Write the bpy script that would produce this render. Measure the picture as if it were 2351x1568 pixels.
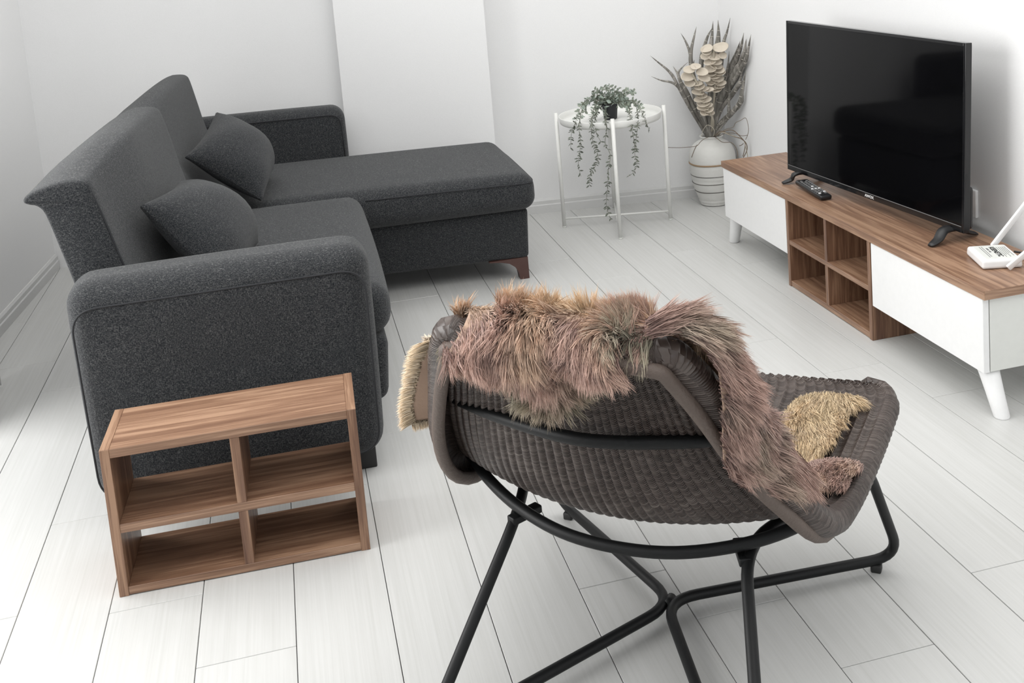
import bpy, bmesh, math, random
import numpy as np
from mathutils import Vector, Matrix
random.seed(7); rng = np.random.default_rng(7)
for o in list(bpy.data.objects): bpy.data.objects.remove(o)
scene = bpy.context.scene
COL = scene.collection

# ------------------------------------------------------------------ camera, world, light, exposure
H_CAM = 1.41232
cam_d = bpy.data.cameras.new('camera'); cam = bpy.data.objects.new('camera', cam_d); COL.objects.link(cam)
cam_d.sensor_fit = 'HORIZONTAL'; cam_d.sensor_width = 36.0
cam_d.lens = 2550.751 * 36.0 / 2351.0
cam_d.shift_x = (2351/2 - 1283.029) / 2351.0
cam_d.shift_y = (186.662 - 1568/2) / 2351.0
cam_d.clip_start = 0.02
RC = [[0.9651311, -0.250888, -0.0746804], [-0.1088012, -0.1249943, -0.9861738], [0.2380845, 0.9599123, -0.1479328]]                      # rows: right, down, forward
cam.matrix_world = Matrix(((RC[0][0], -RC[1][0], -RC[2][0], 0), (RC[0][1], -RC[1][1], -RC[2][1], 0),
                           (RC[0][2], -RC[1][2], -RC[2][2], H_CAM), (0, 0, 0, 1)))
scene.camera = cam

world = bpy.data.worlds.new('world'); scene.world = world; world.use_nodes = True
wn = world.node_tree; bg = wn.nodes['Background']
bg.inputs['Color'].default_value = (0.86, 0.93, 1.0, 1); bg.inputs['Strength'].default_value = 0.6

def area(name, loc, target, sx, sy, power, color=(1, 1, 1)):
    d = bpy.data.lights.new(name, 'AREA'); d.shape = 'RECTANGLE'; d.size = sx; d.size_y = sy
    d.energy = power; d.color = color
    o = bpy.data.objects.new(name, d); COL.objects.link(o); o.location = loc
    v = Vector(target) - Vector(loc); o.rotation_euler = v.to_track_quat('-Z', 'Y').to_euler()
    return o
# daylight through the balcony door on the left, and two added fill lamps
area('daylight_left', (-2.35, 2.80, 1.45), (0.6, 2.75, 1.0), 2.6, 2.2, 104, (1.0, 0.99, 0.97))
area('ceiling_fill', (0.45, 2.35, 2.60), (0.45, 2.35, 0), 2.9, 4.9, 70, (1.0, 0.995, 0.98))  # unseen overhead fill, added to raise the ambient light
area('front_fill', (1.55, -1.45, 1.5), (1.2, 2.0, 0.3), 1.0, 1.8, 7, (0.97, 0.99, 1.0))  # weak fill added behind the camera to lift the near right floor
scene.view_settings.view_transform = 'Standard'; scene.view_settings.look = 'None'
scene.view_settings.exposure = 0.2; scene.view_settings.gamma = 1.0
scene.view_settings.use_curve_mapping = False

# ------------------------------------------------------------------ helpers
def tag(o, label=None, cat=None, group=None, kind=None):
    if label: o['label'] = label
    if cat: o['category'] = cat
    if group: o['group'] = group
    if kind: o['kind'] = kind
    return o

def thing(name, label, cat, loc=(0, 0, 0), rz=0.0, group=None):
    o = bpy.data.objects.new(name, None); COL.objects.link(o)
    o.empty_display_size = 0.05
    o.location = loc; o.rotation_euler = (0, 0, rz)
    return tag(o, label, cat, group)

def root_of(p):
    while p.parent: p = p.parent
    return p

def mesh(name, V, F, mat, parent=None, smooth=True, world=True, kind=None, label=None):
    """one mesh object; verts in world metres are moved into the parent thing's frame"""
    me = bpy.data.meshes.new(name)
    V = [Vector(v) for v in V]
    if parent is not None and world:
        r = root_of(parent)
        M = Matrix.LocRotScale(r.location, r.rotation_euler, None).inverted()
        V = [M @ v for v in V]
    me.from_pydata([tuple(v) for v in V], [], [tuple(f) for f in F]); me.update()
    if smooth:
        for p in me.polygons: p.use_smooth = True
    me.materials.append(mat)
    o = bpy.data.objects.new(name, me); COL.objects.link(o)
    if parent is not None: o.parent = parent
    if kind: o['kind'] = kind
    if label: o['label'] = label
    return o

def merge(*parts):
    V, F = [], []
    for v, f in parts:
        n = len(V); V += [tuple(x) for x in v]; F += [tuple(i + n for i in q) for q in f]
    return V, F

def box(x0, x1, y0, y1, z0, z1, b=0.0, seg=2):
    bm = bmesh.new(); bmesh.ops.create_cube(bm, size=1.0)
    for v in bm.verts:
        v.co = ((x0 + x1) / 2 + v.co.x * (x1 - x0), (y0 + y1) / 2 + v.co.y * (y1 - y0), (z0 + z1) / 2 + v.co.z * (z1 - z0))
    if b > 0: bmesh.ops.bevel(bm, geom=list(bm.edges), offset=b, segments=seg, profile=0.5, affect='EDGES')
    bm.verts.ensure_lookup_table(); bm.verts.index_update()
    V = [tuple(v.co) for v in bm.verts]; F = [[v.index for v in f.verts] for f in bm.faces]
    bm.free(); return V, F

def prism(poly, z0, z1, b=0.0):
    """vertical prism over an xy polygon (counter-clockwise)"""
    bm = bmesh.new()
    lo = [bm.verts.new((x, y, z0)) for x, y in poly]; hi = [bm.verts.new((x, y, z1)) for x, y in poly]
    n = len(poly); bm.faces.new(lo[::-1]); bm.faces.new(hi)
    for i in range(n): bm.faces.new((lo[i], lo[(i + 1) % n], hi[(i + 1) % n], hi[i]))
    if b > 0: bmesh.ops.bevel(bm, geom=list(bm.edges), offset=b, segments=2, profile=0.5, affect='EDGES')
    bm.verts.index_update()
    V = [tuple(v.co) for v in bm.verts]; F = [[v.index for v in f.verts] for f in bm.faces]
    bm.free(); return V, F

def place(VF, loc=(0, 0, 0), rz=0.0, M=None):
    V, F = VF
    M = M or Matrix.LocRotScale(Vector(loc), Matrix.Rotation(rz, 3, 'Z').to_quaternion(), None)
    return [tuple(M @ Vector(v)) for v in V], F

def smooth_path(P, n=6, closed=False):
    P = [Vector(p) for p in P]; out = []; m = len(P)
    rngk = range(m if closed else m - 1)
    for i in rngk:
        p1, p2 = P[i], P[(i + 1) % m]
        p0 = P[(i - 1) % m] if (closed or i > 0) else p1 * 2 - p2
        p3 = P[(i + 2) % m] if (closed or i < m - 2) else p2 * 2 - p1
        for k in range(n):
            t = k / n
            out.append(0.5 * ((2 * p1) + (p2 - p0) * t + (2 * p0 - 5 * p1 + 4 * p2 - p3) * t * t + (3 * p1 - p0 - 3 * p2 + p3) * t ** 3))
    if not closed: out.append(P[-1])
    return out

def fillet(P, r, n=6, closed=False):
    P = [Vector(p) for p in P]; out = []; m = len(P)
    for i in range(m):
        if not closed and i in (0, m - 1): out.append(P[i]); continue
        a, b, c = P[(i - 1) % m], P[i], P[(i + 1) % m]
        d1 = (a - b); d2 = (c - b); L = min(r, d1.length * .48, d2.length * .48)
        s = b + d1.normalized() * L; e = b + d2.normalized() * L
        for k in range(n + 1):
            t = k / n; out.append(s * (1 - t) ** 2 + b * 2 * t * (1 - t) + e * t * t)
    return out

def tube(P, r, n=10, closed=False, cap=True, flat=1.0):
    P = [Vector(p) for p in P]; m = len(P)
    if not hasattr(r, '__len__'): r = [r] * m
    T = []
    for i in range(m):
        a = P[(i - 1) % m] if (closed or i > 0) else P[i]; b = P[(i + 1) % m] if (closed or i < m - 1) else P[i]
        t = b - a; T.append(t.normalized() if t.length > 1e-9 else Vector((0, 0, 1)))
    up = Vector((0, 0, 1)) if abs(T[0].z) < .9 else Vector((1, 0, 0))
    N = (up - T[0] * up.dot(T[0])).normalized(); V, F = [], []
    for i in range(m):
        N = (N - T[i] * N.dot(T[i])); N = N.normalized() if N.length > 1e-6 else Vector((1, 0, 0)); B = T[i].cross(N)
        for k in range(n):
            a = 2 * math.pi * k / n; V.append(tuple(P[i] + N * (math.cos(a) * r[i]) + B * (math.sin(a) * r[i] * flat)))
    for i in range(m if closed else m - 1):
        for k in range(n):
            j = (i + 1) % m; F.append((i * n + k, i * n + (k + 1) % n, j * n + (k + 1) % n, j * n + k))
    if cap and not closed: F.append(tuple(range(n))[::-1]); F.append(tuple((m - 1) * n + k for k in range(n)))
    return V, F

def lathe(prof, cx, cy, n=40, wob=0.0):
    V, F = [], []
    for r, z in prof:
        for k in range(n):
            a = 2 * math.pi * k / n; V.append((cx + r * math.cos(a), cy + r * math.sin(a), z))
    for i in range(len(prof) - 1):
        for k in range(n): F.append((i * n + k, i * n + (k + 1) % n, (i + 1) * n + (k + 1) % n, (i + 1) * n + k))
    F.append(tuple(range(n))[::-1]); F.append(tuple((len(prof) - 1) * n + k for k in range(n)))
    return V, F

def softbox(corners, r=0.04, n=8, k=5, bulge=(0, 0, 0), puff=0.0):
    """rounded, slightly stuffed block. corners: 8 points, bottom 4 (ccw) then top 4"""
    c = [Vector(p) for p in corners]
    hx = ((c[1] - c[0]).length + (c[2] - c[3]).length) / 4; hy = ((c[3] - c[0]).length + (c[2] - c[1]).length) / 4
    hz = sum((c[i + 4] - c[i]).length for i in range(4)) / 8
    def axis(h):
        rr = min(r, h * .95); a = [-h + rr * (1 - math.cos(math.pi / 2 * i / k)) for i in range(k)]
        mid = [-h + rr + (2 * h - 2 * rr) * i / n for i in range(n + 1)]
        return a + mid + [-x for x in a[::-1]]
    A = [axis(hx), axis(hy), axis(hz)]; HH = (hx, hy, hz); idx = {}; V = []; F = []
    def vid(i, j, l):
        if (i, j, l) in idx: return idx[(i, j, l)]
        p = Vector((A[0][i], A[1][j], A[2][l])); q = Vector([max(-(h - min(r, h * .95)), min(h - min(r, h * .95), x)) for x, h in zip(p, HH)])
        d = p - q
        if d.length > 1e-9:
            dm = max(abs(x) / min(r, h * .95) for x, h in zip(d, HH)); d = d.normalized() * dm
            p = q + Vector([x * min(r, h * .95) for x, h in zip(d, HH)])
        u = Vector([x / h for x, h in zip(p, HH)])
        w = [(1 - u.y ** 2) * (1 - u.z ** 2), (1 - u.x ** 2) * (1 - u.z ** 2), (1 - u.x ** 2) * (1 - u.y ** 2)]
        p = Vector([p[a] + bulge[a] * (1 if u[a] > 0 else -1) * abs(u[a]) * max(w[a], 0) for a in range(3)])
        s = [(p[a] / HH[a] + 1) / 2 for a in range(3)]
        lo = c[0] * (1 - s[0]) * (1 - s[1]) + c[1] * s[0] * (1 - s[1]) + c[2] * s[0] * s[1] + c[3] * (1 - s[0]) * s[1]
        hi = c[4] * (1 - s[0]) * (1 - s[1]) + c[5] * s[0] * (1 - s[1]) + c[6] * s[0] * s[1] + c[7] * (1 - s[0]) * s[1]
        idx[(i, j, l)] = len(V); V.append(tuple(lo * (1 - s[2]) + hi * s[2])); return idx[(i, j, l)]
    nx, ny, nz = len(A[0]) - 1, len(A[1]) - 1, len(A[2]) - 1
    for i in range(nx):
        for j in range(ny):
            F.append((vid(i, j, 0), vid(i, j + 1, 0), vid(i + 1, j + 1, 0), vid(i + 1, j, 0)))
            F.append((vid(i, j, nz), vid(i + 1, j, nz), vid(i + 1, j + 1, nz), vid(i, j + 1, nz)))
    for i in range(nx):
        for l in range(nz):
            F.append((vid(i, 0, l), vid(i + 1, 0, l), vid(i + 1, 0, l + 1), vid(i, 0, l + 1)))
            F.append((vid(i, ny, l), vid(i, ny, l + 1), vid(i + 1, ny, l + 1), vid(i + 1, ny, l)))
    for j in range(ny):
        for l in range(nz):
            F.append((vid(0, j, l), vid(0, j, l + 1), vid(0, j + 1, l + 1), vid(0, j + 1, l)))
            F.append((vid(nx, j, l), vid(nx, j + 1, l), vid(nx, j + 1, l + 1), vid(nx, j, l + 1)))
    return V, F

def quadbox(poly, z0, z1, **k):
    return softbox([(x, y, z0) for x, y in poly] + [(x, y, z1) for x, y in poly], **k)

# ------------------------------------------------------------------ materials
def new_mat(name):
    m = bpy.data.materials.new(name); m.use_nodes = True
    nt = m.node_tree; return m, nt, nt.nodes['Principled BSDF']
def N(nt, t, **kw):
    n = nt.nodes.new(t)
    for k, v in kw.items():
        if k in n.inputs: n.inputs[k].default_value = v
        else: setattr(n, k, v)
    return n
def ramp(nt, fac, stops):
    r = nt.nodes.new('ShaderNodeValToRGB'); nt.links.new(fac, r.inputs[0])
    e = r.color_ramp.elements
    e[0].position, e[0].color = stops[0][0], (*stops[0][1], 1); e[1].position, e[1].color = stops[-1][0], (*stops[-1][1], 1)
    for p, c in stops[1:-1]:
        x = e.new(p); x.color = (*c, 1)
    return r.outputs[0]
def bump(nt, b, h, s, d=0.01):
    n = nt.nodes.new('ShaderNodeBump'); n.inputs['Strength'].default_value = s; n.inputs['Distance'].default_value = d
    nt.links.new(h, n.inputs['Height']); nt.links.new(n.outputs[0], b.inputs['Normal'])
def coords(nt, scale=(1, 1, 1), rot=(0, 0, 0), rand=True, kind='Object'):
    tc = nt.nodes.new('ShaderNodeTexCoord'); mp = nt.nodes.new('ShaderNodeMapping')
    mp.inputs['Scale'].default_value = scale; mp.inputs['Rotation'].default_value = rot
    nt.links.new(tc.outputs[kind], mp.inputs[0])
    if rand:
        oi = nt.nodes.new('ShaderNodeObjectInfo'); ml = nt.nodes.new('ShaderNodeMath'); ml.operation = 'MULTIPLY'; ml.inputs[1].default_value = 37.0
        nt.links.new(oi.outputs['Random'], ml.inputs[0]); nt.links.new(ml.outputs[0], mp.inputs['Location'])
    return mp.outputs[0]
def plain(name, col, rough=0.5, metal=0.0, noise=0.0, nscale=60, coat=0.0, spec=0.5, var=.012):
    m, nt, b = new_mat(name); b.inputs['Base Color'].default_value = (*col, 1); b.inputs['Roughness'].default_value = rough
    b.inputs['Metallic'].default_value = metal; b.inputs['Coat Weight'].default_value = coat; b.inputs['Specular IOR Level'].default_value = spec
    nz = N(nt, 'ShaderNodeTexNoise', Scale=nscale, Detail=3.0); nt.links.new(coords(nt), nz.inputs['Vector'])
    if noise > 0:
        bump(nt, b, nz.outputs['Fac'], noise, 0.004)
    c = [max(0, x * (1 - var)) for x in col]; d = [min(1, x * (1 + var)) for x in col]
    nt.links.new(ramp(nt, nz.outputs['Fac'], [(.3, c), (.7, d)]), b.inputs['Base Color'])
    return m
def fabric(name, dark, mid, light, rough=.95, sheen=.15, scale=2.1):
    m, nt, b = new_mat(name); b.inputs['Roughness'].default_value = rough
    b.inputs['Sheen Weight'].default_value = sheen; b.inputs['Sheen Roughness'].default_value = .5; b.inputs['Specular IOR Level'].default_value = .15
    a = N(nt, 'ShaderNodeTexNoise', Scale=1.0, Detail=2.0); nt.links.new(coords(nt, (420 * scale, 420 * scale, 85 * scale)), a.inputs['Vector'])
    c = N(nt, 'ShaderNodeTexNoise', Scale=1.0, Detail=2.0); nt.links.new(coords(nt, (95 * scale, 95 * scale, 420 * scale)), c.inputs['Vector'])
    f = N(nt, 'ShaderNodeTexNoise', Scale=900.0 * scale, Detail=1.0); nt.links.new(coords(nt), f.inputs['Vector'])
    mx = N(nt, 'ShaderNodeMath', operation='MAXIMUM'); nt.links.new(a.outputs['Fac'], mx.inputs[0]); nt.links.new(c.outputs['Fac'], mx.inputs[1])
    mm = N(nt, 'ShaderNodeMath', operation='MULTIPLY_ADD'); mm.inputs[1].default_value = .35; nt.links.new(f.outputs['Fac'], mm.inputs[0]); nt.links.new(mx.outputs[0], mm.inputs[2])
    nt.links.new(ramp(nt, mm.outputs[0], [(.58, dark), (.73, mid), (.93, light)]), b.inputs['Base Color'])
    bump(nt, b, mm.outputs[0], .5, .002)
    return m
def wood(name, dark, mid, light, axis=0, rough=.38, scale=1.0, coat=.05):
    m, nt, b = new_mat(name); b.inputs['Roughness'].default_value = rough; b.inputs['Coat Weight'].default_value = coat
    s1 = [60, 60, 60]; s1[axis] = 2.6; s2 = [420, 420, 420]; s2[axis] = 10; s3 = [11, 11, 11]; s3[axis] = 1.2
    w = N(nt, 'ShaderNodeTexNoise', Scale=scale, Detail=4.0, Roughness=.6, Distortion=.6); nt.links.new(coords(nt, s1), w.inputs['Vector'])
    g = N(nt, 'ShaderNodeTexNoise', Scale=scale, Detail=2.0); nt.links.new(coords(nt, s2), g.inputs['Vector'])
    l = N(nt, 'ShaderNodeTexNoise', Scale=scale, Detail=2.0, Distortion=1.0); nt.links.new(coords(nt, s3), l.inputs['Vector'])
    a = N(nt, 'ShaderNodeMath', operation='MULTIPLY_ADD'); a.inputs[1].default_value = .35; nt.links.new(g.outputs['Fac'], a.inputs[0]); nt.links.new(w.outputs['Fac'], a.inputs[2])
    c = N(nt, 'ShaderNodeMath', operation='MULTIPLY_ADD'); c.inputs[1].default_value = .4; nt.links.new(l.outputs['Fac'], c.inputs[0]); nt.links.new(a.outputs[0], c.inputs[2])
    nt.links.new(ramp(nt, c.outputs[0], [(.60, dark), (.86, mid), (1.14, light)]), b.inputs['Base Color'])
    bump(nt, b, a.outputs[0], .12, .002)
    return m

M = {}
M['wall'] = plain('white_wall_paint', (.82, .82, .822), .75, noise=.05, nscale=220, spec=.25)
M['trim'] = plain('white_skirting', (.66, .66, .655), .6, spec=.35)
M['ceil'] = plain('ceiling_paint', (.82, .82, .81), .9)
M['grout'] = plain('dark_joint', (.06, .06, .058), .9)
M['white_lac'] = plain('white_lacquer', (.86, .86, .86), .28, spec=.5)
M['white_side'] = plain('white_melamine', (.72, .73, .70), .4)
M['white_metal'] = plain('white_powder_metal', (.80, .80, .775), .4)
M['black_metal'] = plain('black_powder_metal', (.008, .0085, .009), .45, noise=.12, nscale=900, spec=.28)
M['black_plastic'] = plain('black_plastic', (.010, .010, .011), .32)
M['gloss_black'] = plain('black_gloss_bezel', (.006, .006, .007), .14)
M['dark_wood'] = plain('dark_brown_leg', (.075, .033, .026), .4)
M['foot_black'] = plain('black_foot', (.02, .02, .02), .6)
M['rubber'] = plain('grey_rubber', (.16, .16, .16), .7)
M['curtain'] = plain('white_sheer', (.88, .88, .88), .8)
M['chrome'] = plain('silver_print', (.75, .75, .75), .4)
M['ink'] = plain('black_print', (.01, .01, .01), .6)
M['router'] = plain('white_plastic', (.80, .80, .80), .35)
M['vase'] = plain('chalky_white_ceramic', (.66, .655, .63), .85, noise=.35, nscale=40)
M['vase_dark'] = plain('dark_groove', (.13, .125, .115), .9)
M['jute'] = plain('tan_band', (.30, .21, .13), .9)
M['pot'] = plain('black_pot', (.008, .009, .012), .45)
M['soil'] = plain('dark_soil', (.03, .025, .02), .95)
M['stem'] = plain('grey_green_stem', (.13, .13, .09), .8)
M['stalk'] = wood('dried_grey_leaf', (.10, .092, .08), (.19, .18, .16), (.33, .31, .285), 2, .8, 1.0, 0)
M['stalk_node'] = plain('pale_leaf_node', (.48, .45, .40), .8)
M['petal'] = plain('ivory_dried_petal', (.62, .555, .465), .8, noise=.3, nscale=60)
M['twig'] = plain('brown_twig', (.17, .13, .095), .85)
M['twig_pale'] = plain('pale_twig', (.42, .38, .31), .85)
M['hide'] = plain('tan_suede_hide', (.42, .29, .215), .95, noise=.2, nscale=90)
M['fabric'] = fabric('charcoal_melange_fabric', (.006, .0075, .0100), (.027, .029, .032), (.135, .135, .135))
M['fabric_c'] = fabric('charcoal_cushion_fabric', (.005, .0065, .009), (.024, .026, .029), (.110, .110, .110))
M['piping'] = plain('charcoal_piping', (.022, .023, .026), .9)
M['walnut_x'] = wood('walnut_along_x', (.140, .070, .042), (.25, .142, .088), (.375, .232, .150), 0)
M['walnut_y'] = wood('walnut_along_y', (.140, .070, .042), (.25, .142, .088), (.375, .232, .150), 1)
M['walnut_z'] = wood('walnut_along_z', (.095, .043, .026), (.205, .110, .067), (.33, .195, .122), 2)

def floor_mat():
    m, nt, b = new_mat('white_oak_laminate'); b.inputs['Roughness'].default_value = .36; b.inputs['Specular IOR Level'].default_value = .45
    g = N(nt, 'ShaderNodeTexNoise', Scale=1.0, Detail=4.0, Roughness=.65); nt.links.new(coords(nt, (150, 2.4, 10)), g.inputs['Vector'])
    l = N(nt, 'ShaderNodeTexNoise', Scale=1.0, Detail=2.0, Distortion=.4); nt.links.new(coords(nt, (9, .9, 3)), l.inputs['Vector'])
    a = N(nt, 'ShaderNodeMath', operation='MULTIPLY_ADD'); a.inputs[1].default_value = .5; nt.links.new(l.outputs['Fac'], a.inputs[0]); nt.links.new(g.outputs['Fac'], a.inputs[2])
    nt.links.new(ramp(nt, a.outputs[0], [(.40, (.505, .505, .488)), (.72, (.558, .558, .546)), (1.0, (.595, .595, .585))]), b.inputs['Base Color'])
    bump(nt, b, g.outputs['Fac'], .06, .001)
    return m
M['floor'] = floor_mat()

def rattan_mat():
    m, nt, b = new_mat('grey_brown_rattan'); b.inputs['Roughness'].default_value = .36; b.inputs['Specular IOR Level'].default_value = .55
    tc = nt.nodes.new('ShaderNodeTexCoord'); sp = nt.nodes.new('ShaderNodeSeparateXYZ'); nt.links.new(tc.outputs['UV'], sp.inputs[0])
    def mt(op, a, b_=None, c=None):
        n = nt.nodes.new('ShaderNodeMath'); n.operation = op
        for i, x in enumerate((a, b_, c)):
            if x is None: continue
            if isinstance(x, (int, float)): n.inputs[i].default_value = x
            else: nt.links.new(x, n.inputs[i])
        return n.outputs[0]
    # U counts ribs, V counts strands; strands of neighbouring ribs are offset by half a pitch
    fl = mt('FLOOR', sp.outputs['X']); par = mt('MULTIPLY', mt('MODULO', fl, 2.0), .5)
    fx = mt('SUBTRACT', mt('FRACT', sp.outputs['X']), .5)
    slant = mt('MULTIPLY', fx, .8)
    v = mt('ADD', mt('ADD', sp.outputs['Y'], par), slant)
    fv = mt('SUBTRACT', mt('FRACT', v), .5)
    strand = mt('SQRT', mt('MAXIMUM', mt('SUBTRACT', 1.0, mt('MULTIPLY', mt('MULTIPLY', fv, fv), 4.2)), 0.0))
    cv = nt.nodes.new('ShaderNodeCombineXYZ'); nt.links.new(fl, cv.inputs[0]); nt.links.new(mt('FLOOR', v), cv.inputs[1])
    wn_ = nt.nodes.new('ShaderNodeTexWhiteNoise'); nt.links.new(cv.outputs[0], wn_.inputs['Vector'])
    nz = N(nt, 'ShaderNodeTexNoise', Scale=5.0, Detail=3.0); nt.links.new(coords(nt, rand=False), nz.inputs['Vector'])
    mix = mt('ADD', mt('MULTIPLY', wn_.outputs['Value'], .45), mt('MULTIPLY', nz.outputs['Fac'], .6))
    col = ramp(nt, mix, [(.25, (.030, .019, .015)), (.52, (.066, .047, .040)), (.80, (.122, .097, .085)), (.95, (.30, .26, .23))])
    nt.links.new(col, b.inputs['Base Color'])
    bump(nt, b, strand, .85, .0020)
    return m
M['rattan'] = rattan_mat()
M['rim'] = plain('taupe_rim_wrap', (.125, .095, .080), .6, noise=.5, nscale=160)

def attr_mat(name, rough=.7, sheen=.0, trans=0.0):
    m, nt, b = new_mat(name); b.inputs['Roughness'].default_value = rough; b.inputs['Sheen Weight'].default_value = sheen
    b.inputs['Specular IOR Level'].default_value = .25
    a = nt.nodes.new('ShaderNodeAttribute'); a.attribute_name = 'tint'; nt.links.new(a.outputs['Color'], b.inputs['Base Color'])
    return m
M['fur'] = attr_mat('dyed_fur', .62, .2)
M['leaf'] = attr_mat('sage_leaf', .7)
def set_tint(o, cols):
    at = o.data.color_attributes.new('tint', 'FLOAT_COLOR', 'POINT')
    at.data.foreach_set('color', np.asarray([(*c[:3], 1.0) for c in cols], dtype=np.float32).ravel())

m, nt, b = new_mat('tv_screen_glass'); M['screen'] = m
b.inputs['Base Color'].default_value = (.002, .002, .0025, 1); b.inputs['Roughness'].default_value = .06; b.inputs['Specular IOR Level'].default_value = .24
nz = N(nt, 'ShaderNodeTexNoise', Scale=3.0); nt.links.new(ramp(nt, nz.outputs['Fac'], [(.3, (.0018, .0018, .0022)), (.7, (.0024, .0024, .003))]), b.inputs['Base Color'])

# measured world coordinates (metres) of the dried leaves, flower cups, twigs, vines and pelt edges
STALKS = [[0.005,[[1.879,4.846,0.339],[1.841,4.87,0.448],[1.805,4.894,0.537],[1.779,4.913,0.61],[1.758,4.93,0.646],[1.719,4.954,0.687],[1.691,4.975,0.718]]],[0.005,[[1.879,4.846,0.335],[1.849,4.851,0.426],[1.814,4.858,0.509],[1.793,4.859,0.555],[1.756,4.866,0.594],[1.704,4.88,0.61],[1.66,4.89,0.632]]],[0.008,[[1.883,4.845,0.339],[1.853,4.857,0.461],[1.824,4.868,0.539],[1.801,4.877,0.584],[1.789,4.882,0.628],[1.77,4.89,0.669]]],[0.0042,[[1.885,4.844,0.339],[1.84,4.866,0.469],[1.801,4.886,0.583],[1.795,4.892,0.63],[1.811,4.89,0.655],[1.843,4.882,0.682]]],[0.0065,[[1.89,4.842,0.338],[1.869,4.855,0.459],[1.854,4.867,0.539],[1.855,4.872,0.674],[1.853,4.878,0.729],[1.839,4.889,0.781],[1.823,4.901,0.819]]],[0.0069,[[1.894,4.84,0.338],[1.88,4.846,0.419],[1.854,4.856,0.541],[1.848,4.859,0.676],[1.853,4.857,0.739],[1.869,4.85,0.805],[1.881,4.845,0.849]]],[0.0084,[[1.898,4.839,0.338],[1.893,4.851,0.537],[1.899,4.86,0.655],[1.914,4.865,0.724],[1.939,4.865,0.789],[1.968,4.865,0.835]]],[0.0088,[[1.905,4.836,0.338],[1.927,4.84,0.535],[1.933,4.851,0.652],[1.952,4.856,0.749],[1.965,4.864,0.806],[1.976,4.872,0.864]]],[0.0115,[[1.912,4.833,0.337],[1.948,4.832,0.534],[1.966,4.838,0.65],[1.981,4.845,0.747],[1.992,4.853,0.804],[1.998,4.864,0.868]]],[0.0065,[[1.916,4.832,0.337],[1.961,4.822,0.533],[1.99,4.819,0.689],[2.004,4.823,0.766],[2.024,4.823,0.815],[2.025,4.781,0.881]]],[0.0065,[[1.912,4.833,0.337],[1.929,4.822,0.417],[1.962,4.805,0.532],[1.989,4.79,0.602],[2.001,4.781,0.661],[2.008,4.774,0.727]]],[0.01,[[1.92,4.83,0.357],[1.95,4.818,0.515],[1.99,4.802,0.592],[2.022,4.79,0.658],[2.028,4.737,0.721],[2.028,4.687,0.782]]],[0.0107,[[1.92,4.83,0.357],[1.954,4.823,0.474],[1.989,4.816,0.551],[2.023,4.775,0.651],[2.025,4.681,0.747],[2.026,4.637,0.823]]],[0.0134,[[1.924,4.828,0.357],[1.961,4.807,0.488],[1.998,4.786,0.562],[2.028,4.718,0.653],[2.025,4.647,0.723],[2.03,4.622,0.797]]],[0.0088,[[1.919,4.83,0.337],[1.948,4.815,0.436],[1.999,4.792,0.533],[2.025,4.694,0.645],[2.025,4.625,0.706],[2.03,4.604,0.757],[2.03,4.568,0.821]]],[0.0084,[[1.927,4.827,0.336],[1.964,4.809,0.391],[2.012,4.786,0.437],[2.024,4.711,0.494],[2.024,4.691,0.536],[2.028,4.67,0.593],[2.026,4.634,0.652]]],[0.0057,[[1.919,4.83,0.329],[1.953,4.806,0.361],[1.988,4.782,0.417],[1.99,4.77,0.466],[1.99,4.759,0.519],[1.99,4.748,0.568]]],[0.005,[[1.919,4.83,0.329],[1.942,4.81,0.366],[1.98,4.785,0.405],[2.014,4.761,0.441],[2.023,4.696,0.477]]],[0.0077,[[1.905,4.836,0.338],[1.885,4.836,0.44],[1.865,4.836,0.511],[1.85,4.834,0.56],[1.839,4.83,0.609]]],[0.0084,[[1.916,4.832,0.337],[1.936,4.829,0.415],[1.952,4.828,0.474],[1.964,4.829,0.532],[1.976,4.829,0.59]]]]
SPIKEA = [[[1.812,4.765,0.652],[1.844,4.753,0.572],[1.861,4.746,0.496],[1.893,4.733,0.424],[1.919,4.83,0.337]],[[1.793,4.767,0.632,0.0281],[1.804,4.763,0.666,0.0225],[1.83,4.753,0.678,0.0188],[1.856,4.742,0.651,0.0233],[1.864,4.739,0.624,0.0248],[1.802,4.764,0.602,0.0233],[1.836,4.75,0.598,0.0169],[1.842,4.748,0.582,0.018],[1.858,4.742,0.572,0.0169],[1.877,4.734,0.569,0.0195],[1.834,4.751,0.557,0.0218],[1.851,4.745,0.539,0.0188],[1.866,4.739,0.522,0.0188],[1.839,4.749,0.524,0.018],[1.854,4.743,0.503,0.0206],[1.868,4.738,0.497,0.018],[1.851,4.744,0.484,0.0195],[1.874,4.735,0.475,0.0188],[1.859,4.741,0.462,0.018],[1.88,4.733,0.457,0.0158]]]
SPIKEB = [[[1.924,4.753,0.746],[1.921,4.754,0.688],[1.923,4.753,0.625],[1.918,4.756,0.547],[1.916,4.832,0.337]],[[1.892,4.76,0.754,0.0233],[1.951,4.737,0.756,0.0285],[1.884,4.763,0.717,0.018],[1.922,4.748,0.715,0.0233],[1.958,4.734,0.717,0.0169],[1.89,4.761,0.743,0.0225],[1.903,4.756,0.693,0.0206],[1.93,4.745,0.688,0.0195],[1.931,4.745,0.67,0.0218],[1.902,4.757,0.66,0.0233],[1.937,4.743,0.654,0.0218],[1.906,4.755,0.641,0.0206],[1.921,4.749,0.626,0.0195],[1.943,4.74,0.638,0.0188],[1.933,4.744,0.612,0.0206],[1.941,4.741,0.592,0.0195],[1.92,4.749,0.601,0.018],[1.902,4.756,0.598,0.0188],[1.924,4.748,0.565,0.0206],[1.938,4.742,0.574,0.0169],[1.91,4.753,0.574,0.0188]]]
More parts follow.
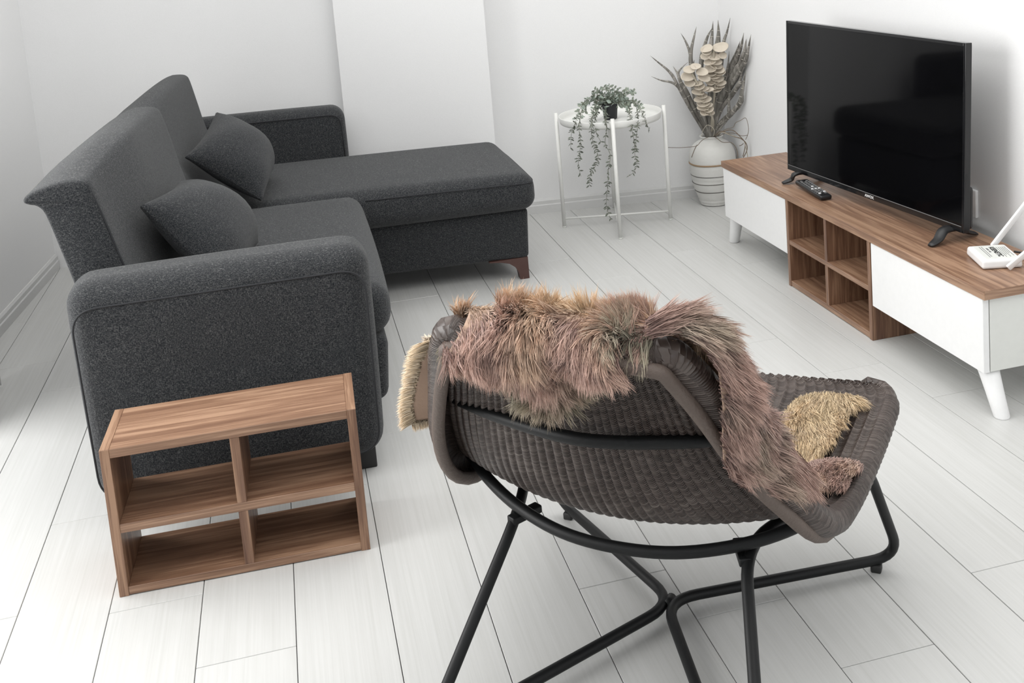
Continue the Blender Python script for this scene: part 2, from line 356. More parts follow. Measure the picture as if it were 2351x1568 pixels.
TWIGS = [[[1.891,4.798,0.331],[1.842,4.732,0.338],[1.827,4.738,0.326],[1.81,4.745,0.308],[1.776,4.758,0.304],[1.736,4.774,0.303],[1.679,4.797,0.307]],[[1.92,4.787,0.329],[1.899,4.709,0.338],[1.915,4.703,0.323],[1.927,4.698,0.318],[1.957,4.686,0.316],[1.973,4.68,0.297],[1.981,4.677,0.273],[1.982,4.676,0.244]],[[1.915,4.789,0.332],[1.915,4.703,0.371],[1.943,4.692,0.359],[1.975,4.679,0.342],[1.998,4.67,0.333],[2.018,4.662,0.313],[2.024,4.66,0.289],[2.018,4.662,0.266],[2.006,4.667,0.243]],[[1.92,4.787,0.332],[1.919,4.701,0.366],[1.952,4.688,0.353],[1.989,4.674,0.337],[2.012,4.665,0.321],[2.018,4.662,0.29],[2.022,4.661,0.266],[2.025,4.659,0.234]],[[1.922,4.786,0.331],[1.924,4.699,0.368],[1.965,4.683,0.374],[1.998,4.67,0.34],[2.016,4.663,0.311],[2.012,4.665,0.277],[2.004,4.668,0.248]],[[1.91,4.791,0.33],[1.889,4.713,0.367],[1.883,4.716,0.389],[1.86,4.725,0.403],[1.84,4.733,0.378],[1.834,4.735,0.352]],[[1.932,4.782,0.334],[1.934,4.695,0.378],[1.968,4.682,0.387],[1.98,4.677,0.407],[2.002,4.668,0.418],[2.023,4.66,0.428],[2.025,4.643,0.407],[2.027,4.642,0.376],[2.029,4.658,0.349],[2.019,4.662,0.326]],[[1.934,4.781,0.331],[1.94,4.693,0.362],[1.978,4.678,0.357],[2.003,4.668,0.345],[2.029,4.658,0.347]],[[1.814,4.748,0.312],[1.804,4.752,0.295],[1.793,4.757,0.269],[1.787,4.759,0.253]],[[2.028,4.711,0.298],[1.999,4.67,0.301],[1.991,4.673,0.299]]]
VINES = [[[1.406,4.728,0.571],[1.342,4.716,0.604],[1.284,4.702,0.589],[1.245,4.682,0.551],[1.203,4.598,0.521],[1.179,4.589,0.479],[1.174,4.598,0.433],[1.171,4.603,0.4]],[[1.401,4.73,0.571],[1.319,4.723,0.591],[1.268,4.707,0.554],[1.212,4.572,0.522],[1.204,4.557,0.481],[1.206,4.554,0.437],[1.198,4.564,0.377],[1.192,4.571,0.332],[1.198,4.563,0.282]],[[1.406,4.728,0.565],[1.347,4.715,0.58],[1.31,4.694,0.541],[1.249,4.516,0.512],[1.247,4.518,0.468],[1.256,4.511,0.415],[1.266,4.505,0.371],[1.251,4.515,0.327],[1.231,4.529,0.294],[1.226,4.534,0.246]],[[1.411,4.727,0.555],[1.373,4.707,0.541],[1.313,4.511,0.519],[1.305,4.486,0.481],[1.297,4.489,0.429],[1.314,4.483,0.378],[1.303,4.487,0.32],[1.296,4.49,0.247],[1.285,4.494,0.161],[1.298,4.489,0.089]],[[1.429,4.721,0.569],[1.465,4.68,0.55],[1.442,4.571,0.509],[1.413,4.468,0.485],[1.421,4.469,0.426],[1.42,4.469,0.367],[1.426,4.469,0.322],[1.405,4.468,0.29],[1.38,4.469,0.278]],[[1.435,4.72,0.572],[1.489,4.672,0.569],[1.495,4.627,0.518],[1.442,4.471,0.496],[1.431,4.47,0.439],[1.423,4.469,0.387]],[[1.436,4.719,0.578],[1.505,4.668,0.556],[1.504,4.589,0.523],[1.485,4.482,0.501],[1.498,4.487,0.466]],[[1.403,4.729,0.565],[1.339,4.717,0.553],[1.299,4.63,0.517],[1.265,4.505,0.482],[1.281,4.496,0.435]],[[1.406,4.718,0.572],[1.389,4.723,0.607],[1.376,4.727,0.635]],[[1.412,4.716,0.572],[1.403,4.719,0.612],[1.398,4.72,0.643]],[[1.421,4.713,0.574],[1.434,4.709,0.607],[1.439,4.708,0.628]],[[1.427,4.712,0.574],[1.466,4.7,0.601],[1.493,4.692,0.618]],[[1.429,4.711,0.571],[1.474,4.698,0.592],[1.505,4.689,0.605]],[[1.401,4.719,0.573],[1.362,4.731,0.603],[1.338,4.738,0.623]],[[1.404,4.719,0.572],[1.374,4.727,0.605],[1.358,4.732,0.624]],[[1.398,4.72,0.57],[1.335,4.739,0.577],[1.299,4.749,0.565],[1.286,4.753,0.529]],[[1.426,4.712,0.568],[1.464,4.701,0.568],[1.476,4.697,0.54],[1.469,4.699,0.51]],[[1.4,4.72,0.564],[1.359,4.732,0.554],[1.342,4.737,0.519],[1.33,4.74,0.505]],[[1.415,4.715,0.572],[1.423,4.713,0.601],[1.421,4.713,0.626]],[[1.421,4.713,0.571],[1.451,4.705,0.593],[1.452,4.704,0.611]]]
LEGB = [[[0.477, 1.513, 0.775], [0.497, 1.541, 0.785]], [[0.521, 1.505, 0.775], [0.554, 1.548, 0.775]], [[0.541, 1.468, 0.765], [0.59, 1.555, 0.745]], [[0.563, 1.482, 0.725], [0.615, 1.558, 0.7]], [[0.572, 1.489, 0.665], [0.649, 1.578, 0.64]], [[0.581, 1.51, 0.605], [0.703, 1.621, 0.57]], [[0.597, 1.538, 0.545], [0.752, 1.648, 0.5]], [[0.629, 1.559, 0.495], [0.784, 1.652, 0.45]], [[0.666, 1.568, 0.465], [0.793, 1.65, 0.425]]]
FLAPE = [[[0.192, 1.845, 0.7], [0.236, 1.861, 0.7]], [[0.183, 1.938, 0.63], [0.245, 1.935, 0.62]], [[0.176, 2.022, 0.555], [0.254, 2.0, 0.55]], [[0.17, 2.074, 0.49], [0.261, 2.057, 0.48]], [[0.173, 2.097, 0.445], [0.268, 2.104, 0.44]]]

# ------------------------------------------------------------------ room shell
PW = 0.195; X0 = -1.07556; PL = 1.315
def xl(y): return -1.147 + .07 * (y - 4.486)            # inner face of the left wall
def yb(x): return 5.095 - .135 * (x - 1.115)             # inner face of the recessed back wall
def yl(x): return 5.305 - .135 * (x + 1.09)              # back wall left of the chimney breast
def xr(y): return 2.045 + .0152 * (4.97 - y)             # inner face of the right wall
HC = 2.65; YF = -1.6

floor = mesh('floor', *box(-1.75, 2.35, YF - .1, 5.45, -.06, -.008), M['grout'], kind='structure')
joints = {-3: 3.4, -2: 2.95, -1: 3.25, 0: 4.063, 1: 2.463, 2: 2.85, 3: 2.397, 4: 2.138, 5: 2.75, 6: 3.018, 7: 2.812, 8: 2.114, 9: 1.933,
          10: 1.705, 11: 4.011, 12: 1.873, 13: 2.881, 14: 2.614, 15: 3.45, 16: 2.2}
pl_me = {}
def plank_mesh(w, L):
    key = (round(w, 4), round(L, 4))
    if key not in pl_me:
        V, F = box(-w / 2, w / 2, -L / 2, L / 2, -.008, 0, .0009, 1)
        me = bpy.data.meshes.new('plank'); me.from_pydata(V, [], F); me.materials.append(M['floor']); pl_me[key] = me
    return pl_me[key]
for k, j in joints.items():
    xc = X0 + (k + .5) * PW; w = PW - .0016
    if k == -3: w = PW - .0016
    y = j
    while y > YF: y -= PL
    while y < 5.4:
        a, b_ = max(y, YF), min(y + PL, 5.4)
        if b_ - a > .03:
            o = bpy.data.objects.new('plank', plank_mesh(w, b_ - a - .0014)); COL.objects.link(o)
            o.location = (xc, (a + b_) / 2, 0); o.parent = floor
        y += PL

def wall(name, *parts, m='wall'):
    return mesh(name, *merge(*parts), M[m], smooth=False, kind='structure')
Wt = .12; OY0, OY1, OZ = 1.75, 3.74, 2.28
def lw(y0, y1, z0, z1): return prism([(xl(y0) - Wt, y0), (xl(y0), y0), (xl(y1), y1), (xl(y1) - Wt, y1)], z0, z1)
wall('wall_left', lw(YF, OY0, -.008, HC), lw(OY1, 5.42, -.008, HC), lw(OY0, OY1, OZ, HC))
wall('wall_back', prism([(.90, yb(.90)), (2.10, yb(2.10)), (2.12, yb(2.1) + Wt), (.92, yb(.9) + Wt)], -.008, HC),
     prism([(.243, 5.04), (.905, 4.95), (.922, 5.20), (.25, 5.20)], -.008, HC),
     prism([(-1.20, yl(-1.2)), (.30, yl(.30)), (.30, yl(.30) + Wt), (-1.20, yl(-1.2) + Wt)], -.008, HC))
wall('wall_right', prism([(xr(YF), YF), (xr(YF) + Wt, YF), (xr(5.1) + Wt, 5.1), (xr(5.1), 5.1)], -.008, HC))
# wall behind the photographer, with a window opening
FW = (xl(YF) - .05, xr(YF) + .05)
wall('wall_front', box(FW[0], -1.05, YF - Wt, YF, -.008, HC), box(1.65, FW[1], YF - Wt, YF, -.008, HC), box(-1.05, 1.65, YF - Wt, YF, -.008, .6), box(-1.05, 1.65, YF - Wt, YF, 2.4, HC))
mesh('ceiling', *prism([(xl(YF) - Wt, YF - Wt), (2.3, YF - Wt), (2.3, 5.45), (xl(5.45) - Wt, 5.45)], HC, HC + .06), M['ceil'], smooth=False, kind='structure')
# door frame lining and window frame of the two openings
def frame_y(x, y0, y1, z0, z1, t=.05, d=.07):
    return merge(box(x - d, x, y0, y0 + t, z0, z1), box(x - d, x, y1 - t, y1, z0, z1), box(x - d, x, y0, y1, z1 - t, z1), box(x - d, x, (y0 + y1) / 2 - t / 2, (y0 + y1) / 2 + t / 2, z0, z1 - t))
mesh('door_1', *frame_y(xl(2.2) - .09, OY0 - .02, OY1 + .02, 0, OZ + .02), M['white_side'], smooth=False, kind='structure')
mesh('window_1', *merge(box(-1.06, -1.0, YF - .1, YF - .04, .58, 2.42), box(1.6, 1.66, YF - .1, YF - .04, .58, 2.42), box(-1.06, 1.66, YF - .1, YF - .04, .58, .64), box(-1.06, 1.66, YF - .1, YF - .04, 2.36, 2.42), box(.27, .33, YF - .1, YF - .04, .6, 2.4)), M['white_side'], smooth=False, kind='structure')

def skirting(name, A, B, h=.068, t=.014):
    A, B = Vector((*A, 0)), Vector((*B, 0)); d = (B - A).normalized(); n = Vector((-d.y, d.x, 0))     # n points into the room
    prof = [(0, 0), (t, 0), (t, h * .55), (t * .75, h * .62), (t * .75, h * .86), (t * .35, h), (0, h)]
    V = []; F = []
    for P in (A, B):
        for a, z in prof: V.append(tuple(P + n * a + Vector((0, 0, z))))
    k = len(prof)
    for i in range(k): F.append((i, (i + 1) % k, k + (i + 1) % k, k + i))
    F += [tuple(range(k))[::-1], tuple(range(k, 2 * k))]
    return mesh(name, V, F, M['trim'], smooth=False, kind='structure')
skirting('baseboard_left', (xl(5.30), 5.30), (xl(OY1 + .02), OY1 + .02)).data.flip_normals() if False else skirting('baseboard_left', (xl(OY1 + .02), OY1 + .02), (xl(5.30), 5.30), t=-.014)
skirting('baseboard_back', (.93, yb(.93)), (2.05, yb(2.05)), t=-.014)
skirting('baseboard_right', (xr(YF), YF), (xr(4.97), 4.97), t=.014)

# wall socket half hidden behind the television
sk = thing('wall_socket', 'white wall socket plate low on the right wall behind the television', 'socket', (xr(3.0), 3.05, .41))
sx = xr(3.05)
mesh('cover_plate', *box(sx - .010, sx + .001, 2.99, 3.075, .365, .455, .003), M['white_lac'], sk)
mesh('socket_insert', *tube([(sx - .0115, 3.032, .41), (sx - .004, 3.032, .41)], .02, 16), M['white_side'], sk)

# curtain edge on the left
cu = thing('curtain', 'white sheer curtain hanging at the left edge beside the balcony door', 'curtain', (-1.10, 3.6, 0))
V, F = [], []
ny = 50
for i in range(ny + 1):
    y = 3.50 + (3.935 - 3.50) * i / ny; x = xl(y) + .15 + .026 * math.sin(i * .62) + .008 * math.sin(i * 1.7)
    if i > ny - 3: x = xl(y) + .15
    for z, s in ((.015, 1.0), (.6, 1.0), (1.2, .95), (1.8, .9), (2.42, .8)): V.append((x * 1 + (1 - s) * .02, y, z))
for i in range(ny):
    for l in range(4): F.append((i * 5 + l, (i + 1) * 5 + l, (i + 1) * 5 + l + 1, i * 5 + l + 1))
c = mesh('cloth', V, F, M['curtain'], cu); s_ = c.modifiers.new('thick', 'SOLIDIFY'); s_.thickness = .004
mesh('curtain_rail', *tube([(xl(1.6) + .15, 1.6, 2.43), (xl(4.0) + .15, 4.0, 2.43)], .012, 10), M['white_metal'], cu)

# ------------------------------------------------------------------ sofa
sofa = thing('corner_sofa', 'charcoal grey fabric corner sofa with chaise and reclined back cushions by the left wall', 'sofa', (0, 3.6, 0))
FB = M['fabric']
arm1 = mesh('armrest', *softbox([(-.557, 2.775, .05), (.152, 2.775, .05), (.152, 2.955, .05), (-.557, 2.955, .05), (-.572, 2.765, .622), (.158, 2.765, .622), (.158, 2.955, .622), (-.572, 2.955, .622)], r=.062, n=14, k=6, bulge=(.004, .006, .004)), FB, sofa)
loop = fillet([(-.545, 2.770, .075), (.138, 2.770, .075), (.142, 2.764, .566), (-.556, 2.764, .566)], .065, 8, True)
mesh('piping', *tube(loop, .0026, 6, True), M['piping'], arm1)
arm2 = mesh('armrest', *softbox([(-.5, 4.915, .085), (.232, 4.838, .085), (.232, 4.985, .085), (-.5, 5.05, .085), (-.5, 4.905, .663), (.235, 4.828, .663), (.235, 4.98, .663), (-.5, 5.045, .663)], r=.055, n=14, k=6, bulge=(.004, .004, .003)), FB, sofa)
mesh('piping', *tube(fillet([(-.5, 4.90, .63), (.215, 4.829, .632), (.219, 4.834, .40)], .05, 8), .0025, 6), M['piping'], arm2)
mesh('seat_base', *softbox([(-.52, 2.96, .12), (.185, 2.96, .12), (.190, 4.12, .12), (-.50, 4.12, .12), (-.52, 2.96, .305), (.200, 2.96, .305), (.205, 4.10, .305), (-.50, 4.10, .305)], r=.03, n=10, k=4), FB, sofa)
seat = mesh('seat_cushion', *softbox([(-.46, 2.962, .30), (.215, 2.962, .30), (.225, 4.085, .30), (-.40, 4.10, .30), (-.46, 2.962, .452), (.215, 2.962, .452), (.225, 4.085, .452), (-.40, 4.10, .452)], r=.06, n=14, k=6, bulge=(.008, .004, .016)), FB, sofa)
mesh('chaise_base', *softbox([(-.45, 4.27, .085), (.858, 4.155, .085), (.858, 4.76, .085), (-.45, 4.87, .085), (-.45, 4.21, .298), (.858, 4.105, .298), (.858, 4.77, .298), (-.45, 4.88, .298)], r=.018, n=10, k=4), FB, sofa)
ch = mesh('chaise_cushion', *softbox([(-.42, 4.14, .296), (.885, 4.045, .300), (.885, 4.80, .300), (-.42, 4.885, .296), (-.42, 4.13, .452), (.882, 4.035, .446), (.882, 4.80, .446), (-.42, 4.885, .452)], r=.055, n=18, k=6, bulge=(.004, .006, .014)), FB, sofa)
mesh('piping', *tube(smooth_path([(.24, 4.082, .418), (.5, 4.060, .418), (.72, 4.045, .416), (.84, 4.045, .412), (.876, 4.075, .412), (.882, 4.2, .413), (.882, 4.6, .413), (.87, 4.77, .41)], 6), .0024, 6), M['piping'], ch)

def back_cushion(Y0, Y1, dz0, crown, front, end):
    prof = [(-.33, .40), (-.40, .50), (-.446, .609), (-.477, .734), (-.497, .815), (-.508, .838), (-.53, .846), (-.575, .846), (-.62, .836), (-.648, .825), (-.661, .815), (-.661, .803), (-.648, .796), (-.632, .790), (-.617, .768), (-.598, .69), (-.574, .583), (-.555, .48), (-.545, .40)]
    R_ = smooth_path([(x, 0, z) for x, z in prof], 3)
    R_ = [(p.x, p.z) for p in R_]; k = len(R_); V, F = [], []
    csg = -1; ts = [0, .004, .010, .025, .05, .1, .18, .28, .4, .5, .6, .72, .82, .9, .95, .975, .990, .996, 1]
    nr = []
    for j in range(k):
        (xa, za), (xb, zb_) = R_[j - 1], R_[(j + 1) % k]; d = math.hypot(xb - xa, zb_ - za) or 1; nr.append(((zb_ - za) / d, -(xb - xa) / d))
    for i, t in enumerate(ts):
        y = Y0 + (Y1 - Y0) * t; e = min(t, 1 - t) * (Y1 - Y0); ins = 0.0
        if e < .022: ins = .010 * (1 - (1 - (1 - e / .022) ** 2) ** .5)
        bl = min(1, t / .42); bl = bl * bl * (3 - 2 * bl); b2 = max(0, (t - .6) / .4); bl *= 1 - (1 - end) * b2 * b2
        for (x, z), (nx_, nz_) in zip(R_, nr):
            sh = .062 * (y - 2.93); fx = max(0, min(1, (x + .62) / .14)) * max(0, min(1, (z - .42) / .2)); tz = max(0, min(1, (z - .70) / .12)) * max(.25, min(1, (x + .665) / .10))
            V.append((x + nx_ * ins * csg + sh + front * bl * fx, y, z + nz_ * ins * csg + (dz0 + crown * bl) * tz))
    for i in range(len(ts) - 1):
        for j in range(k): F.append((i * k + j, (i + 1) * k + j, (i + 1) * k + (j + 1) % k, i * k + (j + 1) % k))
    F.append(tuple(range(k))); F.append(tuple((len(ts) - 1) * k + j for j in range(k))[::-1])
    return V, F
bc1 = mesh('back_cushion', *back_cushion(2.94, 3.838, 0, .052, .05, .9), FB, sofa)
mesh('piping', *tube(smooth_path([(-.64, 2.952, .815), (-.58, 2.947, .836), (-.53, 2.946, .838), (-.506, 2.946, .822), (-.478, 2.946, .734), (-.447, 2.946, .609), (-.41, 2.948, .50)], 6), .0025, 6), M['piping'], bc1)
mesh('back_cushion', *back_cushion(3.845, 4.80, .012, .035, .01, .6), FB, sofa)
def bracket_leg(x, y, sx, sy):
    # bracket foot: straight outer edge, concave inner edge
    out = [(0, .088), (0, .0), (-.036, .0), (-.040, .028), (-.052, .052), (-.075, .070), (-.11, .080), (-.155, .084), (-.155, .088)]
    V = [(x + sx * a, y, z) for a, z in out] + [(x + sx * a, y + sy * .045, z) for a, z in out]; n = len(out)
    return V, [tuple(range(n)), tuple(range(n, 2 * n))[::-1]] + [(i, (i + 1) % n, n + (i + 1) % n, n + i) for i in range(n)]
for x, y, sx, sy in ((.852, 4.160, 1, 1), (.852, 4.745, 1, -1)):
    o = mesh('leg', *bracket_leg(x, y, sx, sy), M['dark_wood'], sofa, smooth=False, label='dark brown wooden bracket foot')
for x, y in ((.105, 2.86), (-.52, 2.86), (-.46, 4.95), (.19, 4.92)):
    mesh('leg', *box(x - .022, x + .022, y - .03, y + .03, 0, .09, .003), M['foot_black'], sofa)

def pillow(A, B, Cc, D, th, n=18):
    """A near top, B far top, Cc far bottom, D near bottom; stuffed both sides"""
    A, B, Cc, D = map(Vector, (A, B, Cc, D)); nrm = ((B - D).cross(A - Cc)).normalized()
    if nrm.x < 0: nrm = -nrm
    V, F = [], []
    for s in (1, -1):
        for i in range(n + 1):
            for j in range(n + 1):
                u, v = -math.cos(math.pi * i / n), -math.cos(math.pi * j / n)
                uu = u * (1 - .085 * (1 - v * v) * u * u); vv = v * (1 - .085 * (1 - u * u) * v * v)
                a, b_ = (uu + 1) / 2, (vv + 1) / 2
                p = D * (1 - a) * (1 - b_) + Cc * a * (1 - b_) + B * a * b_ + A * (1 - a) * b_
                h = th * (max(0, (1 - u * u) * (1 - v * v))) ** .55 * (1 + .04 * math.sin(5 * u + 3 * v + s))
                V.append(tuple(p + nrm * (h * s * (1.0 if s > 0 else .45) + .004 * s * (1 if abs(u) < 1 and abs(v) < 1 else 0))))
    m_ = (n + 1) ** 2
    for s in range(2):
        for i in range(n):
            for j in range(n):
                q = (s * m_ + i * (n + 1) + j, s * m_ + (i + 1) * (n + 1) + j, s * m_ + (i + 1) * (n + 1) + j + 1, s * m_ + i * (n + 1) + j + 1)
                F.append(q if s == 0 else q[::-1])
    edge = [D * (1 - t) + Cc * t for t in []]
    return V, F
for nm, pts, th, lab in (('throw_pillow', ((-.405, 3.06, .735), (-.345, 3.53, .690), (-.135, 3.49, .475), (-.20, 2.99, .475)), .125, 'square charcoal throw pillow nearest the front armrest, half hidden by it'),
                         ('throw_pillow', ((-.365, 4.02, .675), (-.272, 4.47, .752), (-.085, 4.50, .49), (-.125, 4.02, .485)), .125, 'square charcoal throw pillow leaning at the chaise corner, farther from camera')):
    t = thing(nm, lab, 'pillow', (pts[3][0], pts[3][1], .46), group='throw pillows on the sofa')
    mesh('cover', *pillow(*pts, th), M['fabric_c'], t)

# ------------------------------------------------------------------ walnut four-cube shelf
shw, shd, shh, pt = .549, .216, .344, .0205
sh = thing('cube_shelf', 'low walnut open-back cube shelf with four compartments against the front sofa arm', 'shelf', (-.475, 2.451, 0), math.radians(-1.6))
def lp(name, b, m, **k): return mesh(name, *box(*b, .0008, 1), M[m], sh, smooth=False, world=False, **k)
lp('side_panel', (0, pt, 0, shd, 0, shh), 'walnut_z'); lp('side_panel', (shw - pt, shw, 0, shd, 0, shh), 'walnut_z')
for xa in (0, shw - pt): mesh('edge_band', *box(xa + .0006, xa + pt - .0006, .0006, shd - .0006, shh - .0004, shh + .0005), M['walnut_y'], sh, smooth=False, world=False)
lp('top_panel', (pt, shw - pt, 0, shd, shh - pt, shh), 'walnut_x')
lp('bottom_panel', (pt, shw - pt, .001, shd, .002, pt), 'walnut_x')
zm = .148
lp('shelf_board', (pt, shw - pt, .001, shd, zm, zm + pt), 'walnut_x')
xm = shw / 2 - pt / 2 + .006
lp('divider', (xm, xm + pt, .0015, shd, zm + pt, shh - pt), 'walnut_z'); lp('divider', (xm, xm + pt, .0015, shd, pt, zm), 'walnut_z')

# ------------------------------------------------------------------ television stand
st = thing('tv_stand', 'low walnut and white television stand with open cubbies along the right wall', 'tv stand', (1.86, 3.33, 0))
XF, XB, ZT = 1.716, 2.006, .353
mesh('top_board', *box(XF - .003, XB + .004, 2.452, 4.222, .327, ZT, .001, 1), M['walnut_y'], st, smooth=False)
for ye in (2.452, 4.222): mesh('edge_band', *box(XF - .002, XB + .003, ye - .0007, ye + .0007, .3278, ZT - .0008), M['walnut_x'], st, smooth=False)
t = .018
def sp(name, b, m, bev=.0008, **k): return mesh(name, *box(*b, bev, 1), M[m], st, smooth=False, **k)
# cubby block
CY0, CY1 = 3.040, 3.632
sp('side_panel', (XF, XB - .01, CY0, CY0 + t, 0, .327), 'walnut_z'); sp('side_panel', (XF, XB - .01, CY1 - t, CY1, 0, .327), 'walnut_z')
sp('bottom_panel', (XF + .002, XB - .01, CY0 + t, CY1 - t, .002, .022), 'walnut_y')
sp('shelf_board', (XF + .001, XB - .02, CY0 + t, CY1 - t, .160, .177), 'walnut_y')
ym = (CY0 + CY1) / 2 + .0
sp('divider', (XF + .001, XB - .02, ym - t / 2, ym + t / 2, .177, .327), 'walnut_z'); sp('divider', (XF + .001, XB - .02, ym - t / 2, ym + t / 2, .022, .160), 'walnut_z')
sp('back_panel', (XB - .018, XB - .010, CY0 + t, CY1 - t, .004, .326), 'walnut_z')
# two white cabinets
for (a, b_) in ((2.463, CY0 - .003), (CY1 + .003, 4.212)):
    sp('carcass', (XF + .021, XB - .004, a, b_, .121, .3265), 'white_side')
    sp('cabinet_front', (XF, XF + .019, a + .0015, b_ - (.004 if a < 3 else .002), .119, .3255), 'white_lac', .0012)
def cone_leg(x, y, dx, dy):
    V, F = [], []; n = 24; rows = [(.0, .0195), (.004, .0215), (.06, .0245), (.10, .0275), (.1225, .0295)]
    for z, r in rows:
        f = 1 - z / .1225
        for k in range(n): a = 2 * math.pi * k / n; V.append((x + dx * f + r * math.cos(a), y + dy * f + r * math.sin(a), z))
    for i in range(len(rows) - 1):
        for k in range(n): F.append((i * n + k, i * n + (k + 1) % n, (i + 1) * n + (k + 1) % n, (i + 1) * n + k))
    F.append(tuple(range(n))[::-1]); F.append(tuple((len(rows) - 1) * n + k for k in range(n))); return V, F
for x, y, dx, dy in ((1.752, 2.50, 0, -.060), (1.965, 2.50, 0, -.06), (1.752, 4.172, .0, .045), (1.965, 4.172, 0, .045)):
    mesh('leg', *cone_leg(x, y, dx, dy), M['white_lac'], st)

# ------------------------------------------------------------------ television
tvL, tvR = Vector((1.815, 3.809, .39)), Vector((1.892, 2.802, .39)); tw_, th_ = (tvR - tvL).length, .568
a_ = (tvR - tvL).normalized(); up_ = (Vector((0, 0, 1)) + Vector((1, .076, 0)).normalized() * .038).normalized(); nn = a_.cross(up_).normalized()
if nn.x > 0: nn = -nn
TM = Matrix(((a_.x, nn.x, up_.x, tvL.x), (a_.y, nn.y, up_.y, tvL.y), (a_.z, nn.z, up_.z, tvL.z), (0, 0, 0, 1)))   # local: x along the set, y towards the viewer, z up
tv = thing('television', 'large black flat screen television standing on the tv stand', 'television', (1.855, 3.30, ZT))
def tb(name, VF, m, **k): return mesh(name, *place(VF, M=TM), M[m], tv, **k)
bz = .010
tb('screen', box(bz, tw_ - bz, -.008, -.0015, .020, th_ - bz), 'screen', smooth=False)
tb('bezel', merge(box(0, bz, -.022, 0, 0, th_, .0015), box(tw_ - bz, tw_, -.022, 0, 0, th_, .0015), box(bz, tw_ - bz, -.022, 0, th_ - bz, th_, .0015), box(bz, tw_ - bz, -.022, .001, 0, .020, .002)), 'gloss_black', smooth=False)
tb('bezel_strip', box(bz, tw_ - bz, .0008, .0018, .0185, .0205), 'rubber', smooth=False)
tb('back_housing', merge(box(.006, tw_ - .006, -.028, -.010, .004, th_ - .004, .003), box(.03, tw_ - .012, -.046, -.026, .004, .135, .010), box(.15, tw_ - .15, -.055, -.026, .10, .33, .015)), 'black_plastic', smooth=False)
for yy, tipx in ((3.725, 1.757), (2.865, 1.800)):
    s = (3.809 - yy) / (3.809 - 2.802) ; cx = tvL.x + (tvR.x - tvL.x) * s
    dy = .012 if yy > 3 else -.030
    P = smooth_path([(tipx, yy + dy, .3580), (tipx + .035, yy + dy * .6, .369), (cx - .02, yy, .388), (cx + .02, yy, .390), (cx + .06, yy - dy * .2, .372), (cx + .098, yy - dy * .3, .3585)], 5)
    n_ = len(P); rr = [.0040 + .0045 * math.sin(math.pi * i / (n_ - 1)) ** .6 for i in range(n_)]
    mesh('foot', *tube(P, rr, 12, flat=2.3), M['black_plastic'], tv)
def text_mesh(name, body, size, mat, parent, Mx, ext=.0002, label=None, bold=.0):
    cu_ = bpy.data.curves.new(name, 'FONT'); cu_.body = body; cu_.size = size; cu_.extrude = ext; cu_.align_x = 'CENTER'; cu_.align_y = 'CENTER'; cu_.resolution_u = 3; cu_.offset = bold
    ob = bpy.data.objects.new(name, cu_); COL.objects.link(ob); dg = bpy.context.evaluated_depsgraph_get(); dg.update()
    me = bpy.data.meshes.new_from_object(ob.evaluated_get(dg)); bpy.data.objects.remove(ob)
    V = [tuple(Mx @ v.co) for v in me.vertices]; F = [tuple(p.vertices) for p in me.polygons]
    return mesh(name, V, F, mat, parent, smooth=False, label=label)
# logo: x along the set, y up, facing the viewer
LM = TM @ Matrix.Translation((tw_ * .53, .0022, .0095)) @ Matrix(((1.25, 0, 0, 0), (0, 0, 1, 0), (0, 1, 0, 0), (0, 0, 0, 1)))
text_mesh('maker_logo', 'AWOX', .0125, M['chrome'], tv, LM, label='silver lettering on the lower bezel', bold=.0004)

# ------------------------------------------------------------------ remote control, router
rm = thing('remote_control', 'black remote control lying on the tv stand against the left television foot', 'remote', (1.79, 3.57, ZT))
ra, rb = Vector((1.788, 3.452, .3545)), Vector((1.800, 3.668, .3635)); rd = (rb - ra); rl = rd.length; ru = rd.normalized(); rs = Vector((0, 0, 1)).cross(ru).normalized(); rn = ru.cross(rs)
RM = Matrix(((ru.x, rs.x, rn.x, ra.x), (ru.y, rs.y, rn.y, ra.y), (ru.z, rs.z, rn.z, ra.z), (0, 0, 0, 1)))
def rp(name, VF, m, **k): return mesh(name, *place(VF, M=RM), M[m], rm, **k)
rp('shell', softbox([(0, -.021, 0), (rl, -.024, 0), (rl, .024, 0), (0, .021, 0), (0, -.023, .017), (rl, -.026, .019), (rl, .026, .019), (0, .023, .017)], r=.007, n=4, k=3), 'black_plastic')
for i in range(12):
    for j in range(3 if i not in (0, 11) else 2):
        x = .03 + i * .0145; y = (-.013 + .013 * j) if i not in (0, 11) else (-.011 + .022 * j)
        light = (i, j) in ((4, 0), (4, 1), (4, 2), (1, 0), (0, 1), (6, 1))
        rp('button', box(x - .004, x + .004, y - .0042, y + .0042, .0165, .0205, .001, 1), 'chrome' if light else 'rubber', smooth=False)

ro = thing('wifi_router', 'small white wifi router with two antennas on the right end of the tv stand', 'router', (1.88, 2.645, ZT))
RA, RB, RD = Vector((1.848, 2.728, 0)), Vector((1.808, 2.594, 0)), Vector((1.960, 2.693, 0))
ex = (RB - RA); rw = ex.length; ex.normalize(); ey = Vector((-ex.y, ex.x, 0)); rdp = .112
if (RD - RA).dot(ey) < 0: ey = -ey
OM = Matrix(((ex.x, ey.x, 0, RA.x), (ex.y, ey.y, 0, RA.y), (0, 0, 1, ZT), (0, 0, 0, 1)))
def op(name, VF, m, **k): return mesh(name, *place(VF, M=OM), M[m], ro, **k)
op('case', softbox([(0, 0, .001), (rw, 0, .001), (rw, rdp, .001), (0, rdp, .001), (.002, .002, .0275), (rw - .002, .002, .0275), (rw - .002, rdp - .002, .0275), (.002, rdp - .002, .0275)], r=.008, n=6, k=4), 'router')
op('label_sheet', box(.012, rw - .012, .016, rdp - .012, .0272, .0279), 'white_side', smooth=False)
